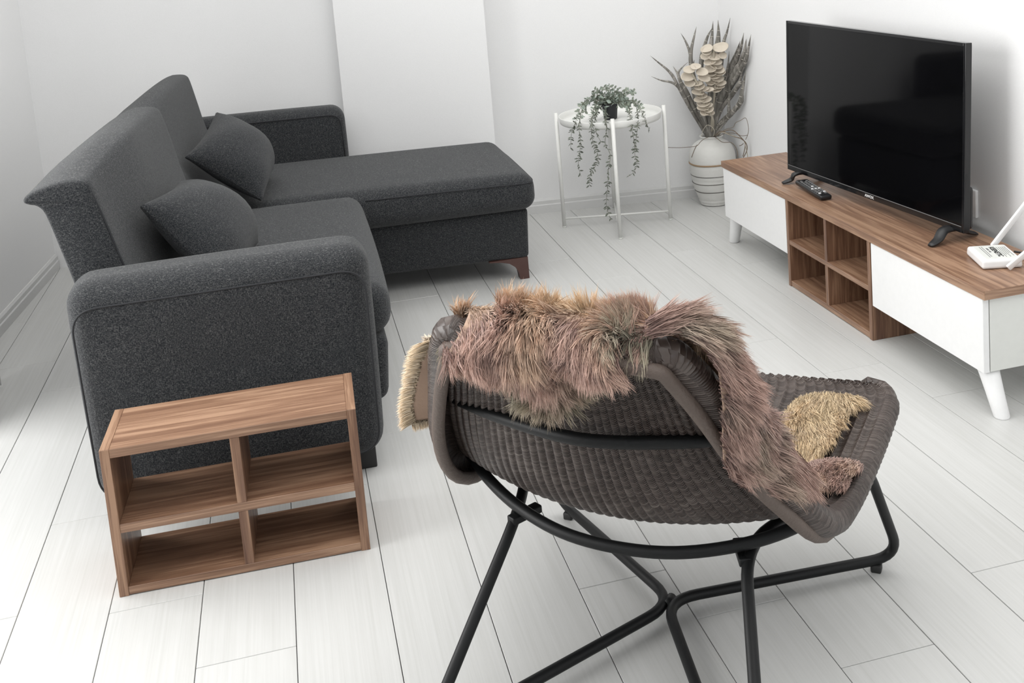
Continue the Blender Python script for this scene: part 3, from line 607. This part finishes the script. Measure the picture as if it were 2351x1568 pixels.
# text on the lid reads along the long side
XM = OM @ Matrix.Translation((rw * .5, rdp * .55, .0281)) @ Matrix(((1, 0, 0, 0), (0, 1, 0, 0), (0, 0, 1, 0), (0, 0, 0, 1)))
text_mesh('maker_name', 'KEENETIC', .0195, M['ink'], ro, XM, label='black lettering on the lid', bold=.0007)
lines = []
for k, (y, x0, x1) in enumerate([(.030, .02, .115), (.036, .02, .11), (.074, .03, .118), (.080, .03, .10), (.0855, .03, .118), (.091, .03, .09), (.0965, .03, .11)]):
    lines.append(box(x0, x1, y, y + .0016, .0278, .0282))
lines.append(box(.035, .055, .044, .049, .0278, .0282)); lines.append(box(.060, .072, .044, .049, .0278, .0282))
op('fine_print', merge(*lines), 'rubber', smooth=False, kind='stuff')
def antenna(A, B, up):
    A, B = Vector(A), Vector(B); d = (B - A).normalized(); s = d.cross(Vector(up)).normalized(); n_ = s.cross(d); L = (B - A).length
    Mx = Matrix(((s.x, n_.x, d.x, A.x), (s.y, n_.y, d.y, A.y), (s.z, n_.z, d.z, A.z), (0, 0, 0, 1)))
    return place(box(-.0085, .0085, -.0045, .0045, 0, L, .002), M=Mx)
mesh('antenna', *antenna((1.925, 2.712, .372), (2.03, 2.665, .525), (0, 1, 0)), M['router'], ro)
mesh('antenna', *antenna((1.866, 2.562, .360), (1.985, 2.515, .470), (0, 1, 0)), M['router'], ro)
cb = thing('power_cable', 'thin black cable running behind the white router to the wall', 'cable', (1.99, 2.62, ZT))
mesh('cord', *tube(smooth_path([(1.958, 2.66, .366), (1.975, 2.64, .364), (1.99, 2.60, .358), (2.0, 2.56, .358), (2.002, 2.47, .358)], 6), .003, 8), M['black_plastic'], cb)

# ------------------------------------------------------------------ white tray table
gc = Vector((1.3975, 4.727, 0)); ga = math.atan2(4.481 - 4.727, 1.334 - 1.3975)
tt = thing('tray_table', 'round white metal tray table with four thin legs in the corner', 'table', tuple(gc))
mesh('tray', *lathe([(.0, .4865), (.215, .4865), (.2225, .487), (.226, .495), (.229, .515), (.2315, .516), (.2325, .514), (.2295, .494), (.226, .4835), (.2, .4825), (.0, .4825)], gc.x, gc.y, 64), M['white_metal'], tt)
for k in range(4):
    a = ga + k * math.pi / 2; p = gc + Vector((math.cos(a), math.sin(a), 0)) * .243
    mesh('leg', *tube([(p.x, p.y, .004), (p.x, p.y, .532)], .0088, 14), M['white_metal'], tt)
    mesh('foot_cap', *tube([(p.x, p.y, 0), (p.x, p.y, .006)], .0092, 14), M['white_side'], tt)
for k in range(2):
    a = ga + k * math.pi / 2; d = Vector((math.cos(a), math.sin(a), 0)) * .238
    mesh('cross_bar', *tube([gc - d + Vector((0, 0, .034 + .007 * k)), gc + d + Vector((0, 0, .034 + .007 * k))], .0045, 10), M['white_metal'], tt)

# ------------------------------------------------------------------ trailing plant in black pot
pp = thing('trailing_plant', 'trailing plant with small sage leaves in a black pot on the white tray table', 'plant', (1.40, 4.73, .4865))
mesh('pot', *lathe([(.0, .488), (.027, .488), (.030, .49), (.036, .552), (.038, .558), (.035, .558), (.033, .548), (.0, .548)], 1.40, 4.73, 28), M['pot'], pp)
mesh('soil', *lathe([(.0, .542), (.033, .548), (.02, .553), (.0, .556)], 1.40, 4.73, 20), M['soil'], pp)
def leaf_quad(p, d, n_, L, w):
    s = d.cross(n_).normalized()
    return [p, p + d * L * .35 + s * w * .5 - n_ * .0008, p + d * L * .75 + s * w * .36, p + d * L, p + d * L * .75 - s * w * .36, p + d * L * .35 - s * w * .5 - n_ * .0008, p + d * L * .5 + n_ * .0014], [(0, 1, 6), (1, 2, 6), (2, 3, 6), (3, 4, 6), (4, 5, 6), (5, 0, 6)]
for vi, P in enumerate(VINES):
    hang = vi < 8
    Q = smooth_path([(1.40, 4.73, .552)] + P[1:] if hang else [(1.40, 4.73, .552)] + P[1:], 10)
    Q = [Vector(q) for q in Q]
    st_o = mesh('vine', *tube(Q, [.0013 - .0006 * i / len(Q) for i in range(len(Q))], 5), M['stem'], pp)
    V, F, Cc = [], [], []; acc = 0; nextd = .012
    for i in range(1, len(Q)):
        seg = Q[i] - Q[i - 1]; acc += seg.length
        while acc > nextd:
            t = seg.normalized(); f = nextd / .45; nextd += random.uniform(.0085, .0135) if hang else random.uniform(.008, .012)
            side = t.cross(Vector((random.gauss(0, 1), random.gauss(0, 1), random.gauss(0, .5)))).normalized()
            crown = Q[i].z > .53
            for sgn in (1, -1):
                if random.random() < .12: continue
                d = (side * sgn + t * .45 + Vector((0, 0, random.uniform(-.35, .25)))).normalized()
                nrm = d.cross(t).normalized() + Vector((random.gauss(0, .3), random.gauss(0, .3), random.gauss(0, .3)))
                nrm = (nrm - d * nrm.dot(d)).normalized()
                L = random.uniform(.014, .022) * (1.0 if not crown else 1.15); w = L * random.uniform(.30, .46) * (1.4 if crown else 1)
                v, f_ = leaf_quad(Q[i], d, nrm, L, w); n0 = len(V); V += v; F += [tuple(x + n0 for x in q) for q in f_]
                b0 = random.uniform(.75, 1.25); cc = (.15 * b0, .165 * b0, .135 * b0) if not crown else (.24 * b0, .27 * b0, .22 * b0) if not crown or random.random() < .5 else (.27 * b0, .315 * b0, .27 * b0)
                Cc += [cc] * len(v)
    if V:
        o = mesh('leaves', V, F, M['leaf'], st_o, smooth=False, kind='stuff'); set_tint(o, Cc)
# rounder leaves around the pot mouth
for k in range(26):
    a = random.uniform(0, 2 * math.pi); r = random.uniform(.005, .07); p = Vector((1.40 + r * math.cos(a), 4.73 + r * math.sin(a), .562 + random.uniform(0, .05) - r * .3))
    d = Vector((math.cos(a), math.sin(a), random.uniform(-.5, .5))).normalized(); nrm = Vector((random.gauss(0, .5), -.6 + random.gauss(0, .4), 1)); nrm = (nrm - d * nrm.dot(d)).normalized()
    v, f_ = leaf_quad(p, d, nrm, random.uniform(.022, .034), random.uniform(.018, .026)); b0 = random.uniform(.8, 1.25)
    o = mesh('leaf', v, f_, M['leaf'], pp, smooth=False); set_tint(o, [(.27 * b0, .32 * b0, .275 * b0)] * len(v))

# ------------------------------------------------------------------ vase with dried arrangement
vx, vy = 1.917, 4.828
va = thing('floor_vase', 'chalky white ribbed ceramic vase with dark grooves on the floor in the corner', 'vase', (vx, vy, 0))
prof0 = [(.0, .001), (.062, .001), (.068, .006), (.076, .03), (.088, .065), (.098, .10), (.105, .14), (.1085, .175), (.110, .21), (.1085, .24), (.102, .265), (.088, .288), (.068, .303), (.055, .310), (.051, .318), (.056, .328), (.052, .331), (.044, .325), (.042, .30), (.0, .29)]
pf = smooth_path([(r, 0, z) for r, z in prof0[1:-1]], 5); pf = [(p.x, p.z) for p in pf]
grooves = [.030, .072, .098, .112, .128, .150, .205]
def gr(r, z):
    for g in grooves:
        if abs(z - g) < .004: return r - .0022
    return r + (.0014 * math.sin(z * 420) if z < .19 else 0)
mesh('body', *lathe([(.0, .001)] + [(gr(r, z), z) for r, z in pf] + [(.0, .29)], vx, vy, 56), M['vase'], va)
def rad_at(z):
    for (r0, z0), (r1, z1) in zip(pf, pf[1:]):
        if z0 <= z <= z1 and z1 > z0: return r0 + (r1 - r0) * (z - z0) / (z1 - z0)
    return .1
for z, h, m_ in ((.003, .0018, 'vase_dark'), (.072, .0022, 'vase_dark'), (.112, .0022, 'vase_dark'), (.150, .002, 'vase_dark'), (.205, .0040, 'jute')):
    P = [(vx + (rad_at(z) - .0006) * math.cos(a), vy + (rad_at(z) - .0006) * math.sin(a), z + .0012 * math.sin(3 * a)) for a in [2 * math.pi * k / 48 for k in range(48)]]
    mesh('groove_line' if m_ == 'vase_dark' else 'jute_band', *tube(P, h, 6, True), M[m_], va)

da = thing('dried_leaf_spray', 'spray of tall grey dried pointed leaves standing in the white vase', 'dried plant', (vx, vy, .30))
def lerp_path(A, B):
    n = max(len(A), len(B)); out = []
    for i in range(n):
        f = i / (n - 1); a = A[min(int(f * (len(A) - 1) + .5), len(A) - 1)]; b_ = B[min(int(f * (len(B) - 1) + .5), len(B) - 1)]
        out.append([a[k] * .55 + b_[k] * .45 for k in range(3)])
    return out
FILL = [(.0085, lerp_path(STALKS[a][1], STALKS[b_][1])[:-1]) for a, b_ in ((8, 10), (11, 13), (12, 14), (13, 15), (5, 18), (17, 15), (19, 12))]
for w, P in STALKS + FILL:
    base = Vector((vx + random.uniform(-.018, .018), vy + random.uniform(-.018, .018), .305))
    Q = smooth_path([base] + [Vector(p) for p in P[1:]], 8); n_ = len(Q); rr = []
    for i in range(n_):
        f = i / (n_ - 1); rr.append(max(.0006, 1.65 * w * (.62 + .55 * f if f < .55 else (.92 * (1 - (f - .55) / .45) ** .8))))
    lf = mesh('leaf', *tube(Q, rr, 8, flat=.75), M['stalk'], da)
    nodes = []
    for f in (.22, .36, .5, .63, .76, .87):
        i = int(f * (n_ - 1)); tdir = (Q[min(i + 1, n_ - 1)] - Q[i - 1]).normalized() * .0014
        nodes.append(tube([Q[i] - tdir, Q[i] + tdir], rr[i] * 1.06, 8, flat=.78))
    mesh('leaf_node', *merge(*nodes), M['stalk_node'], lf, kind='stuff')

def petal(p, r, n_, k=0):
    """shallow dried cup"""
    n_ = Vector(n_).normalized(); s = n_.cross(Vector((0, 0, 1))); s = s.normalized() if s.length > .1 else Vector((1, 0, 0)); t = n_.cross(s)
    p = Vector(p); V, F = [], []; m_ = 14
    for ring, (q, dz) in enumerate(((.0, -.30), (.45, -.26), (.8, -.10), (1.0, .04), (1.0, -.03), (.78, -.18), (.4, -.34))):
        for j in range(m_):
            a = 2 * math.pi * j / m_; e = 1 + .07 * math.sin(2 * a + k) + .05 * math.sin(3 * a + 2 * k)
            V.append(tuple(p + (s * math.cos(a) * 1.12 + t * math.sin(a) * .9) * (r * q * e) + n_ * (dz * r)))
    for i in range(6):
        for j in range(m_): F.append((i * m_ + j, i * m_ + (j + 1) % m_, (i + 1) * m_ + (j + 1) % m_, (i + 1) * m_ + j))
    return V, F
view = Vector((-.37, -.93, .0))
for nm, (ax, pts), lab in (('dried_flower_spike', SPIKEA, 'lower ivory dried flower spike of overlapping cups, leaning left in the vase'), ('dried_flower_spike', SPIKEB, 'taller ivory dried flower spike of stacked cups, upright behind the lower spike')):
    f = thing(nm, lab, 'dried flower', (vx, vy, .30), group='dried flower spikes in the vase')
    Q = smooth_path([Vector(a) for a in ax] + [Vector((vx, vy, .31))], 6)
    mesh('stalk', *tube(Q, .005, 8), M['twig_pale'], f)
    for i, (x, y, z, r) in enumerate(pts):
        top = i < 6
        n_ = Vector((random.uniform(-.25, .25), 0, 0)) + view * (.75 if top else .55) + Vector((0, 0, .75 if top else .85)) + Vector((random.uniform(-.2, .2), random.uniform(-.2, .2), 0))
        mesh('petal', *petal((x, y, z), r * (1.15 if top else 1.3), n_, i), M['petal'], f)
tg = thing('twig_tangle', 'thin curly brown twigs spilling over the rim of the white vase', 'twigs', (vx, vy, .32))
for k, P in enumerate(TWIGS):
    Q = smooth_path([Vector(p) for p in P], 7)
    r = .0022 if k in (2, 3, 4) else (.0017 if k in (1, 8, 9) else .0013)
    mesh('twig', *tube(Q, r, 6), M['twig_pale'] if k in (3, 5) else M['twig'], tg)

# ------------------------------------------------------------------ rattan lounge chair
ca = math.radians(51); cf = Vector((math.cos(ca), math.sin(ca), 0)); cl = Vector((-math.sin(ca), math.cos(ca), 0)); cc0 = Vector((.638, 1.972, 0))
def W2(f, l, z): return cc0 + cf * f + cl * l + Vector((0, 0, z))
chair = thing('lounge_chair', 'wide brown rattan lounge chair on a black steel tube frame, seen from behind', 'chair', tuple(cc0))
BM = M['black_metal']
for nm, fr, ft, rt, rf, s in (('left', (.298, .385), (.165, .36), (-.19, .22), (-.505, .275), 1), ('right', (.30, -.41), (.165, -.37), (-.19, -.22), (-.575, -.345), -1)):
    P = fillet([W2(0, s * -.0105, .0235), W2(*fr, .0235), W2(*ft, .296), W2(*rt, .298), W2(*rf, .0235)], .07, 8, True)
    fo = mesh('frame_loop', *tube(P, .0108, 14, True), BM, chair)
    for q in (fr, rf):
        d = Vector((q[0], q[1] - s * .0125, 0)); d = d * (1 - .055 / d.length)
        p = W2(d.x, d.y + s * .0125, 0)
        mesh('foot_cap', *place(box(-.011, .011, -.011, .011, 0, .017, .003), tuple(p), ca), M['foot_black'], fo)
    a = W2(rt[0] - .01, rt[1], .286); mesh('bracket', *place(box(-.02, .05, -.011, .011, -.012, .004, .003), tuple(a), ca - s * .45), BM, fo)
mesh('frame_clamp', *tube([W2(-.014, 0, .0235), W2(.014, 0, .0235)], .0105, 12), BM, chair)
arc = [(-.125, .365, .36), (-.165, .30, .330), (-.205, .215, .306), (-.240, .11, .293), (-.250, 0, .289), (-.240, -.11, .293), (-.205, -.215, .306), (-.165, -.30, .330), (-.125, -.355, .36)]
mesh('shell_rail', *tube(smooth_path([W2(*a) for a in arc], 6), .0112, 14), BM, chair)
bar = [(-.262, .312, .545), (-.325, .17, .549), (-.366, 0, .551), (-.330, -.15, .549), (-.275, -.262, .547)]
mesh('back_bar', *tube(smooth_path([W2(*a) for a in bar], 8), .0112, 14), BM, chair)

def tinterp(tab, v):
    t = [r[0] for r in tab]; n = len(t); i = 0
    while i < n - 2 and v > t[i + 1]: i += 1
    h = t[i + 1] - t[i]; x = (v - t[i]) / h; res = []
    for k in range(1, len(tab[0])):
        p1, p2 = tab[i][k], tab[i + 1][k]
        m1 = (p2 - tab[i - 1][k]) / (t[i + 1] - t[i - 1]) if i > 0 else (p2 - p1) / h
        m2 = (tab[i + 2][k] - p1) / (t[i + 2] - t[i]) if i < n - 2 else (p2 - p1) / h
        res.append((2 * x ** 3 - 3 * x * x + 1) * p1 + (x ** 3 - 2 * x * x + x) * h * m1 + (3 * x * x - 2 * x ** 3) * p2 + (x ** 3 - x * x) * h * m2)
    return res
# centre line and side line of the shell: v, forward, up, (half width left, right)
CEN = [(0, -.405, .765), (.15, -.364, .62), (.28, -.318, .49), (.38, -.276, .395), (.46, -.218, .330), (.55, -.11, .306), (.75, .12, .320), (1, .355, .372)]
SID = [(0, -.405, .76, .212, .212), (.15, -.325, .62, .270, .247), (.28, -.25, .505, .322, .268), (.38, -.19, .415, .35, .316), (.46, -.14, .362, .362, .35), (.55, -.06, .345, .368, .368), (.75, .12, .362, .385, .385), (1, .33, .392, .400, .400)]
def S(u, v):
    v = min(max(v, 0), 1); c = tinterp(CEN, v); s = tinterp(SID, v); k = u * u; w = 1.0; rc = .06 if u > 0 else .085
    if v < rc: w = 1 - (.12 if u > 0 else .17) * (1 - (1 - ((rc - v) / rc) ** 2) ** .5)
    rc = .075
    if v > 1 - rc: w = 1 - .12 * (1 - (1 - ((v - 1 + rc) / rc) ** 2) ** .5)
    return W2(c[0] + (s[0] - c[0]) * k, u * (s[2] if u > 0 else s[3]) * w, c[1] + (s[1] - c[1]) * k)
def Sn(u, v):
    e = .01; u0, u1 = max(-1, u - e), min(1, u + e); v0, v1 = max(0, v - e), min(1, v + e)
    n = (S(u1, v) - S(u0, v)).cross(S(u, v1) - S(u, v0)).normalized()
    return n            # checked below: points to the outside (behind / underneath)
sgn = 1 if Sn(0, .1).dot(cf) < 0 else -1
def On(u, v): return Sn(u, v) * sgn
NR, nu, nv = 37, 37 * 6, 130
V, UV = [], []; F = []
vlen = [0.0]
for j in range(nv): vlen.append(vlen[-1] + (S(0, (j + 1) / nv) - S(0, j / nv)).length)
for j in range(nv + 1):
    for i in range(nu + 1):
        u, v = -1 + 2 * i / nu, j / nv; a = (u + 1) / 2 * NR
        V.append(S(u, v) + On(u, v) * (.0062 * abs(math.sin(math.pi * a)) ** .65 - .003)); UV.append((a, vlen[j] / .0040))
for j in range(nv):
    for i in range(nu):
        q = j * (nu + 1) + i; F.append((q, q + 1, q + nu + 2, q + nu + 1))
loop = [(i, 0) for i in range(nu)] + [(nu, j) for j in range(nv)] + [(i, nv) for i in range(nu, 0, -1)] + [(0, j) for j in range(nv, 0, -1)]
ring0 = [j * (nu + 1) + i for i, j in loop]; L_ = len(loop); dirs = []
for i, j in loop:
    ii, jj = (1 if i == 0 else nu - 1 if i == nu else i), (1 if j == 0 else nv - 1 if j == nv else j)
    if ii == i and j in (0, nv): ii = i
    d = (V[j * (nu + 1) + i] - S(-1 + 2 * ii / nu, jj / nv)); n = On(-1 + 2 * i / nu, j / nv); d = (d - n * d.dot(n)).normalized(); dirs.append((d, n))
for _ in range(6):
    dirs = [((dirs[k - 1][0] + dirs[k][0] * 2 + dirs[(k + 1) % L_][0]).normalized(), (dirs[k - 1][1] + dirs[k][1] * 2 + dirs[(k + 1) % L_][1]).normalized()) for k in range(L_)]
prev = ring0; rl_ = .0215; steps = [(math.radians(a), 0) for a in (30, 60, 90, 120, 150, 180)] + [(math.pi, .012), (math.pi, .026)]
last = None
for si, (th2, back) in enumerate(steps):
    cur = []
    for k in range(L_):
        d, n = dirs[k]; p0 = V[ring0[k]]; a, b_ = UV[ring0[k]]
        p = p0 + d * (rl_ * math.sin(th2) - back) + n * (rl_ * 1.15 * (1 - math.cos(th2)))
        i, j = loop[k]; ext = (rl_ * th2 + back)
        side = i in (0, nu)
        p = p + d * (.0022 * abs(math.sin(math.pi * (a if not side else b_ / 5.5))) * math.sin(th2))
        cur.append(len(V)); V.append(p); UV.append((a + (ext / .0205 if i == nu else -ext / .0205) if side else a, b_ if side else b_ + (-ext if j == 0 else ext) / .0040))
    for k in range(L_): F.append((prev[k], cur[k], cur[(k + 1) % L_], prev[(k + 1) % L_]))
    prev = cur; last = cur
shell = mesh('shell', V, F, M['rattan'], chair)
uvl = shell.data.uv_layers.new(name='weave'); li = np.zeros(len(shell.data.loops), dtype=np.int32); shell.data.loops.foreach_get('vertex_index', li)
uvl.data.foreach_set('uv', np.asarray(UV, dtype=np.float32)[li].ravel())
rimP = [V[k] + dirs[x][1] * .004 for x, k in enumerate(last)]
for _ in range(60): rimP = [(rimP[k - 1] + rimP[k] * 2 + rimP[(k + 1) % L_]) / 4 for k in range(L_)]
rimP = rimP[::4]
mesh('rim', *tube(rimP, .0125, 10, True), M['rim'], chair)

# ------------------------------------------------------------------ fur throw draped over the chair
throw = thing('fur_throw', 'shaggy pinkish brown and gold fur throw draped over the rattan lounge chair', 'throw', tuple(W2(-.38, 0, .6)))
hv, hf = [], []; SV, SF, SC = [], [], []
def rnd(a, b): return random.uniform(a, b)
from mathutils import noise as mnoise
MAUVE = Vector((.47, .295, .255)); GOLD = Vector((.74, .555, .33)); GREY = Vector((.33, .30, .225)); PALE = Vector((.80, .66, .50))
def strand(p, d, L, w, col, tipc, curl, nseg=4):
    n0 = len(SV); q = Vector(p); d = d.normalized(); side = d.cross(Vector((rnd(-1, 1), rnd(-1, 1), rnd(-1, 1)))).normalized()
    for k in range(nseg + 1):
        t = k / nseg; ww = w * (1 - t ** 1.6) + .00012; c = col * (1 - t) + tipc * t
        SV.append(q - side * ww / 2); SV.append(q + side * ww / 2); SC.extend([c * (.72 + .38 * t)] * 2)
        q = q + d * (L / nseg); d = (d + curl / nseg).normalized()
    for k in range(nseg): SF.append((n0 + 2 * k, n0 + 2 * k + 1, n0 + 2 * k + 3, n0 + 2 * k + 2))
def patch(fn, nx, ny_, clumps, length, lay, up, colf, per=11, curl=.9, spread=.0062, wid=.0017, sw=.8, root=0.0):
    """fn(s,t)->(point, outward normal, flow direction); hide grid plus clumped strands"""
    n0 = len(hv)
    for i in range(nx + 1):
        for j in range(ny_ + 1):
            p, n, fl = fn(i / nx, j / ny_); hv.append(p)
    for i in range(nx):
        for j in range(ny_):
            a = n0 + i * (ny_ + 1) + j; hf.append((a, a + 1, a + ny_ + 2, a + ny_ + 1))
    for _ in range(clumps):
        s, t = rnd(0, 1), rnd(0, 1); p, n, fl = fn(s, t); swirl = Vector((mnoise.noise(p * 14), mnoise.noise(p * 14 + Vector((9, 0, 0))), mnoise.noise(p * 14 + Vector((0, 9, 0)))))
        d = (fl * lay + n * up + swirl * sw + Vector((rnd(-1, 1), rnd(-1, 1), rnd(-1, 1))) * .22).normalized()
        L = length * rnd(.65, 1.25); cv = Vector((rnd(-1, 1), rnd(-1, 1), rnd(-1, 1))) * curl * .45 + fl * curl * .5 - n * up * .55
        c, tc = colf(s, t, p); br = rnd(.8, 1.2)
        for k in range(per):
            o = Vector((rnd(-1, 1), rnd(-1, 1), rnd(-1, 1))) * spread
            dd = (d * L - o * .8 + Vector((rnd(-1, 1), rnd(-1, 1), rnd(-1, 1))) * .005)
            b2 = br * rnd(.85, 1.15); strand(p + o + n * root, dd, L * rnd(.8, 1.08), wid * rnd(.7, 1.2), c * b2, tc * b2, cv)
def mixc(a, b, t): t = max(0, min(1, t)); return a * (1 - t) + b * t
DOWN = Vector((0, 0, -1))
# 1: flap over the top edge, hanging on the outside of the back
VB = [(-1.05, .0), (-.75, .0), (-.64, .0), (-.50, .016), (-.36, .040), (-.24, .070), (-.10, .105), (.02, .142), (.14, .160), (.3, .150), (.5, .122), (.7, .086), (.86, .045), (1.0, .0)]
def vbound(u):
    for (a, x), (b_, y) in zip(VB, VB[1:]):
        if a <= u <= b_: return x + (y - x) * (u - a) / (b_ - a)
    return VB[0][1] if u < VB[0][0] else VB[-1][1]
def back_flap(s, t):
    u = .95 - 2.00 * s; vb = vbound(u); uu = max(-1, min(1, u)); n = On(uu, 0); up_v = (S(uu, 0) - S(uu, .03)).normalized()
    e0 = S(uu, 0); kq = 1 - .45 * max(0, min(1, (-.52 - u) / .25))
    if t < .22: q = t / .22; p = S(uu, .10 * (1 - q)) - n * .016; nn_ = -n; fl = up_v
    elif t < .48:
        th3 = (t - .22) / .26 * math.pi * kq; p = e0 + up_v * (.030 * math.sin(th3)) + n * (.024 - .038 * math.cos(th3)); nn_ = (-n * math.cos(th3) + up_v * math.sin(th3)).normalized(); fl = (up_v * math.cos(th3) + n * math.sin(th3)).normalized()
    else:
        if vb == 0: return back_flap(s, .22 + .26 * (t - .48) / .52)
        q = (t - .48) / .52; v = vb * q; n = On(uu, v); p = S(uu, v) + n * (.062 * (1 - q) ** 1.5 + .020); nn_ = n; fl = (DOWN - n * DOWN.dot(n)).normalized()
    p = p + cl * ((u - uu) * .18)
    fl = (fl * 1.0 - cl * .35 * (1 - t)).normalized()
    return p, nn_, fl
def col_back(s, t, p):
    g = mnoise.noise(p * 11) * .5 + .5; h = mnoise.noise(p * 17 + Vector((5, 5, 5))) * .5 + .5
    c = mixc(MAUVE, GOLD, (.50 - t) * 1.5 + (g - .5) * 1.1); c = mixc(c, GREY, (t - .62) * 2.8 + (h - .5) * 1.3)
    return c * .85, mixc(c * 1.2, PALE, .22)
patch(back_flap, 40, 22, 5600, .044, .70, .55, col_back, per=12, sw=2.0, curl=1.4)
def grid_fn(rows, off=.0, flow=None, nsign=1):
    R_ = [[Vector(a) for a in r] for r in rows]; m_ = len(R_) - 1
    def at(s, t):
        x = max(0, min(.9999, t)) * m_; i = int(x); f = x - i
        a = R_[i][0] * (1 - f) + R_[i + 1][0] * f; b_ = R_[i][-1] * (1 - f) + R_[i + 1][-1] * f
        return a * (1 - s) + b_ * s
    def fn(s, t):
        p = at(s, t); du = at(min(1, s + .02), t) - at(max(0, s - .02), t); dv = at(s, min(.999, t + .02)) - at(s, max(0, t - .02))
        n = du.cross(dv).normalized() * nsign; bulge = .018 * (1 - (2 * s - 1) ** 2)
        fl = dv.normalized()
        if flow: fl = (fl + flow).normalized()
        return p + n * (off * math.sin(math.pi * min(1, .15 + t)) + bulge), n, fl
    return fn
# 2: long leg of the pelt running down the right edge of the back
gB = grid_fn(LEGB, off=.016); tocam = Vector((0, 0, H_CAM)) - Vector(LEGB[4][0])
if gB(.5, .5)[1].dot(tocam) < 0: gB = grid_fn(LEGB, off=.016, nsign=-1)
def col_leg(s, t, p):
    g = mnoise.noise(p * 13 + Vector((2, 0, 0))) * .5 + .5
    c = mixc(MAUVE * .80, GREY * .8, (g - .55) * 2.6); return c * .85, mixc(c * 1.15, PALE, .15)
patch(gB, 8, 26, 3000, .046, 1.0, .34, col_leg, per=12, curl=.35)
# 3: gold tuft lying on the seat, 4: pink strip beside it
def seat_patch(poly, lift):
    def fn(s, t):
        (a, b_), (c, d) = poly[0], poly[1]; (e, f), (g, h) = poly[3], poly[2]
        u = (a * (1 - s) + c * s) * (1 - t) + (e * (1 - s) + g * s) * t; v = (b_ * (1 - s) + d * s) * (1 - t) + (f * (1 - s) + h * s) * t
        uu = max(-1, min(1, u)); n = -On(uu, v); q = S(uu, max(0, v - .03)) - S(uu, v)
        r_ = (2 * s - 1) ** 2 + (2 * t - 1) ** 2
        return S(uu, v) + n * (.008 + lift * max(0, 1 - r_ * .55)) + cl * ((u - uu) * .38), n, (q.normalized() * .9 + cl * -.25 + DOWN * .1).normalized()
    return fn
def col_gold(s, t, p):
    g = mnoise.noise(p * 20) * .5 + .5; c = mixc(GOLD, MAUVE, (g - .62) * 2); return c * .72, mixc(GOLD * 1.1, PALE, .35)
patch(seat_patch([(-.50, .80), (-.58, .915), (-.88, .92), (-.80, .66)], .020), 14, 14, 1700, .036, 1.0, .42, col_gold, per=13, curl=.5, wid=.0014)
def col_pink(s, t, p):
    g = mnoise.noise(p * 20) * .5 + .5; c = mixc(MAUVE, GOLD, (g - .45) * 2); return c * .85, mixc(c * 1.15, PALE, .2)
patch(seat_patch([(-.70, .60), (-.76, .665), (-1.03, .655), (-1.0, .575)], .020), 10, 8, 900, .034, 1.0, .36, col_pink, per=13, curl=.5, wid=.0014)
# 5: flap hanging down past the left edge, skin side towards the camera
gE = grid_fn(FLAPE, nsign=1)
if gE(.5, .5)[1].dot(tocam) > 0: gE = grid_fn(FLAPE, nsign=-1)
def flapE(s, t):
    p, n, fl = gE(s, t); p = p - n * (.018 * (1 - (2 * s - 1) ** 2)) ; return p, n, fl
n0 = len(hv)
patch(flapE, 8, 14, 600, .03, 1.0, .75, lambda s, t, p: (PALE * .8, PALE), per=8, curl=.3, sw=.15, spread=.003, root=.006)
def edgeE(s, t):
    p, n, fl = flapE(0.0, t) if s < .75 else flapE((s - .75) * 2.4, .995)
    left = (flapE(0, t)[0] - flapE(.3, t)[0]).normalized()
    return p, (n * .5 + left).normalized() if s < .75 else (n * .6 + fl).normalized(), (fl * .7 + left * .8).normalized() if s < .75 else fl
for _ in range(520):
    s, t = rnd(0, 1), rnd(0, 1); p, n, fl = edgeE(s, t)
    for k in range(8):
        o = Vector((rnd(-1, 1), rnd(-1, 1), rnd(-1, 1))) * .004
        c = mixc(PALE, GOLD, rnd(0, .6)) * rnd(.8, 1.15); strand(p + o, (fl + n * .4 + Vector((rnd(-1, 1), rnd(-1, 1), rnd(-1, 1))) * .12), rnd(.02, .036), .002, c * .9, c * 1.1, Vector((0, 0, -.35)))
hd = mesh('hide', hv, hf, M['hide'], throw, label='tan suede skin side')
hm = hd.modifiers.new('thick', 'SOLIDIFY'); hm.thickness = .003; hm.offset = 0
pile = mesh('pile', SV, SF, M['fur'], throw, smooth=True, kind='stuff'); set_tint(pile, SC)
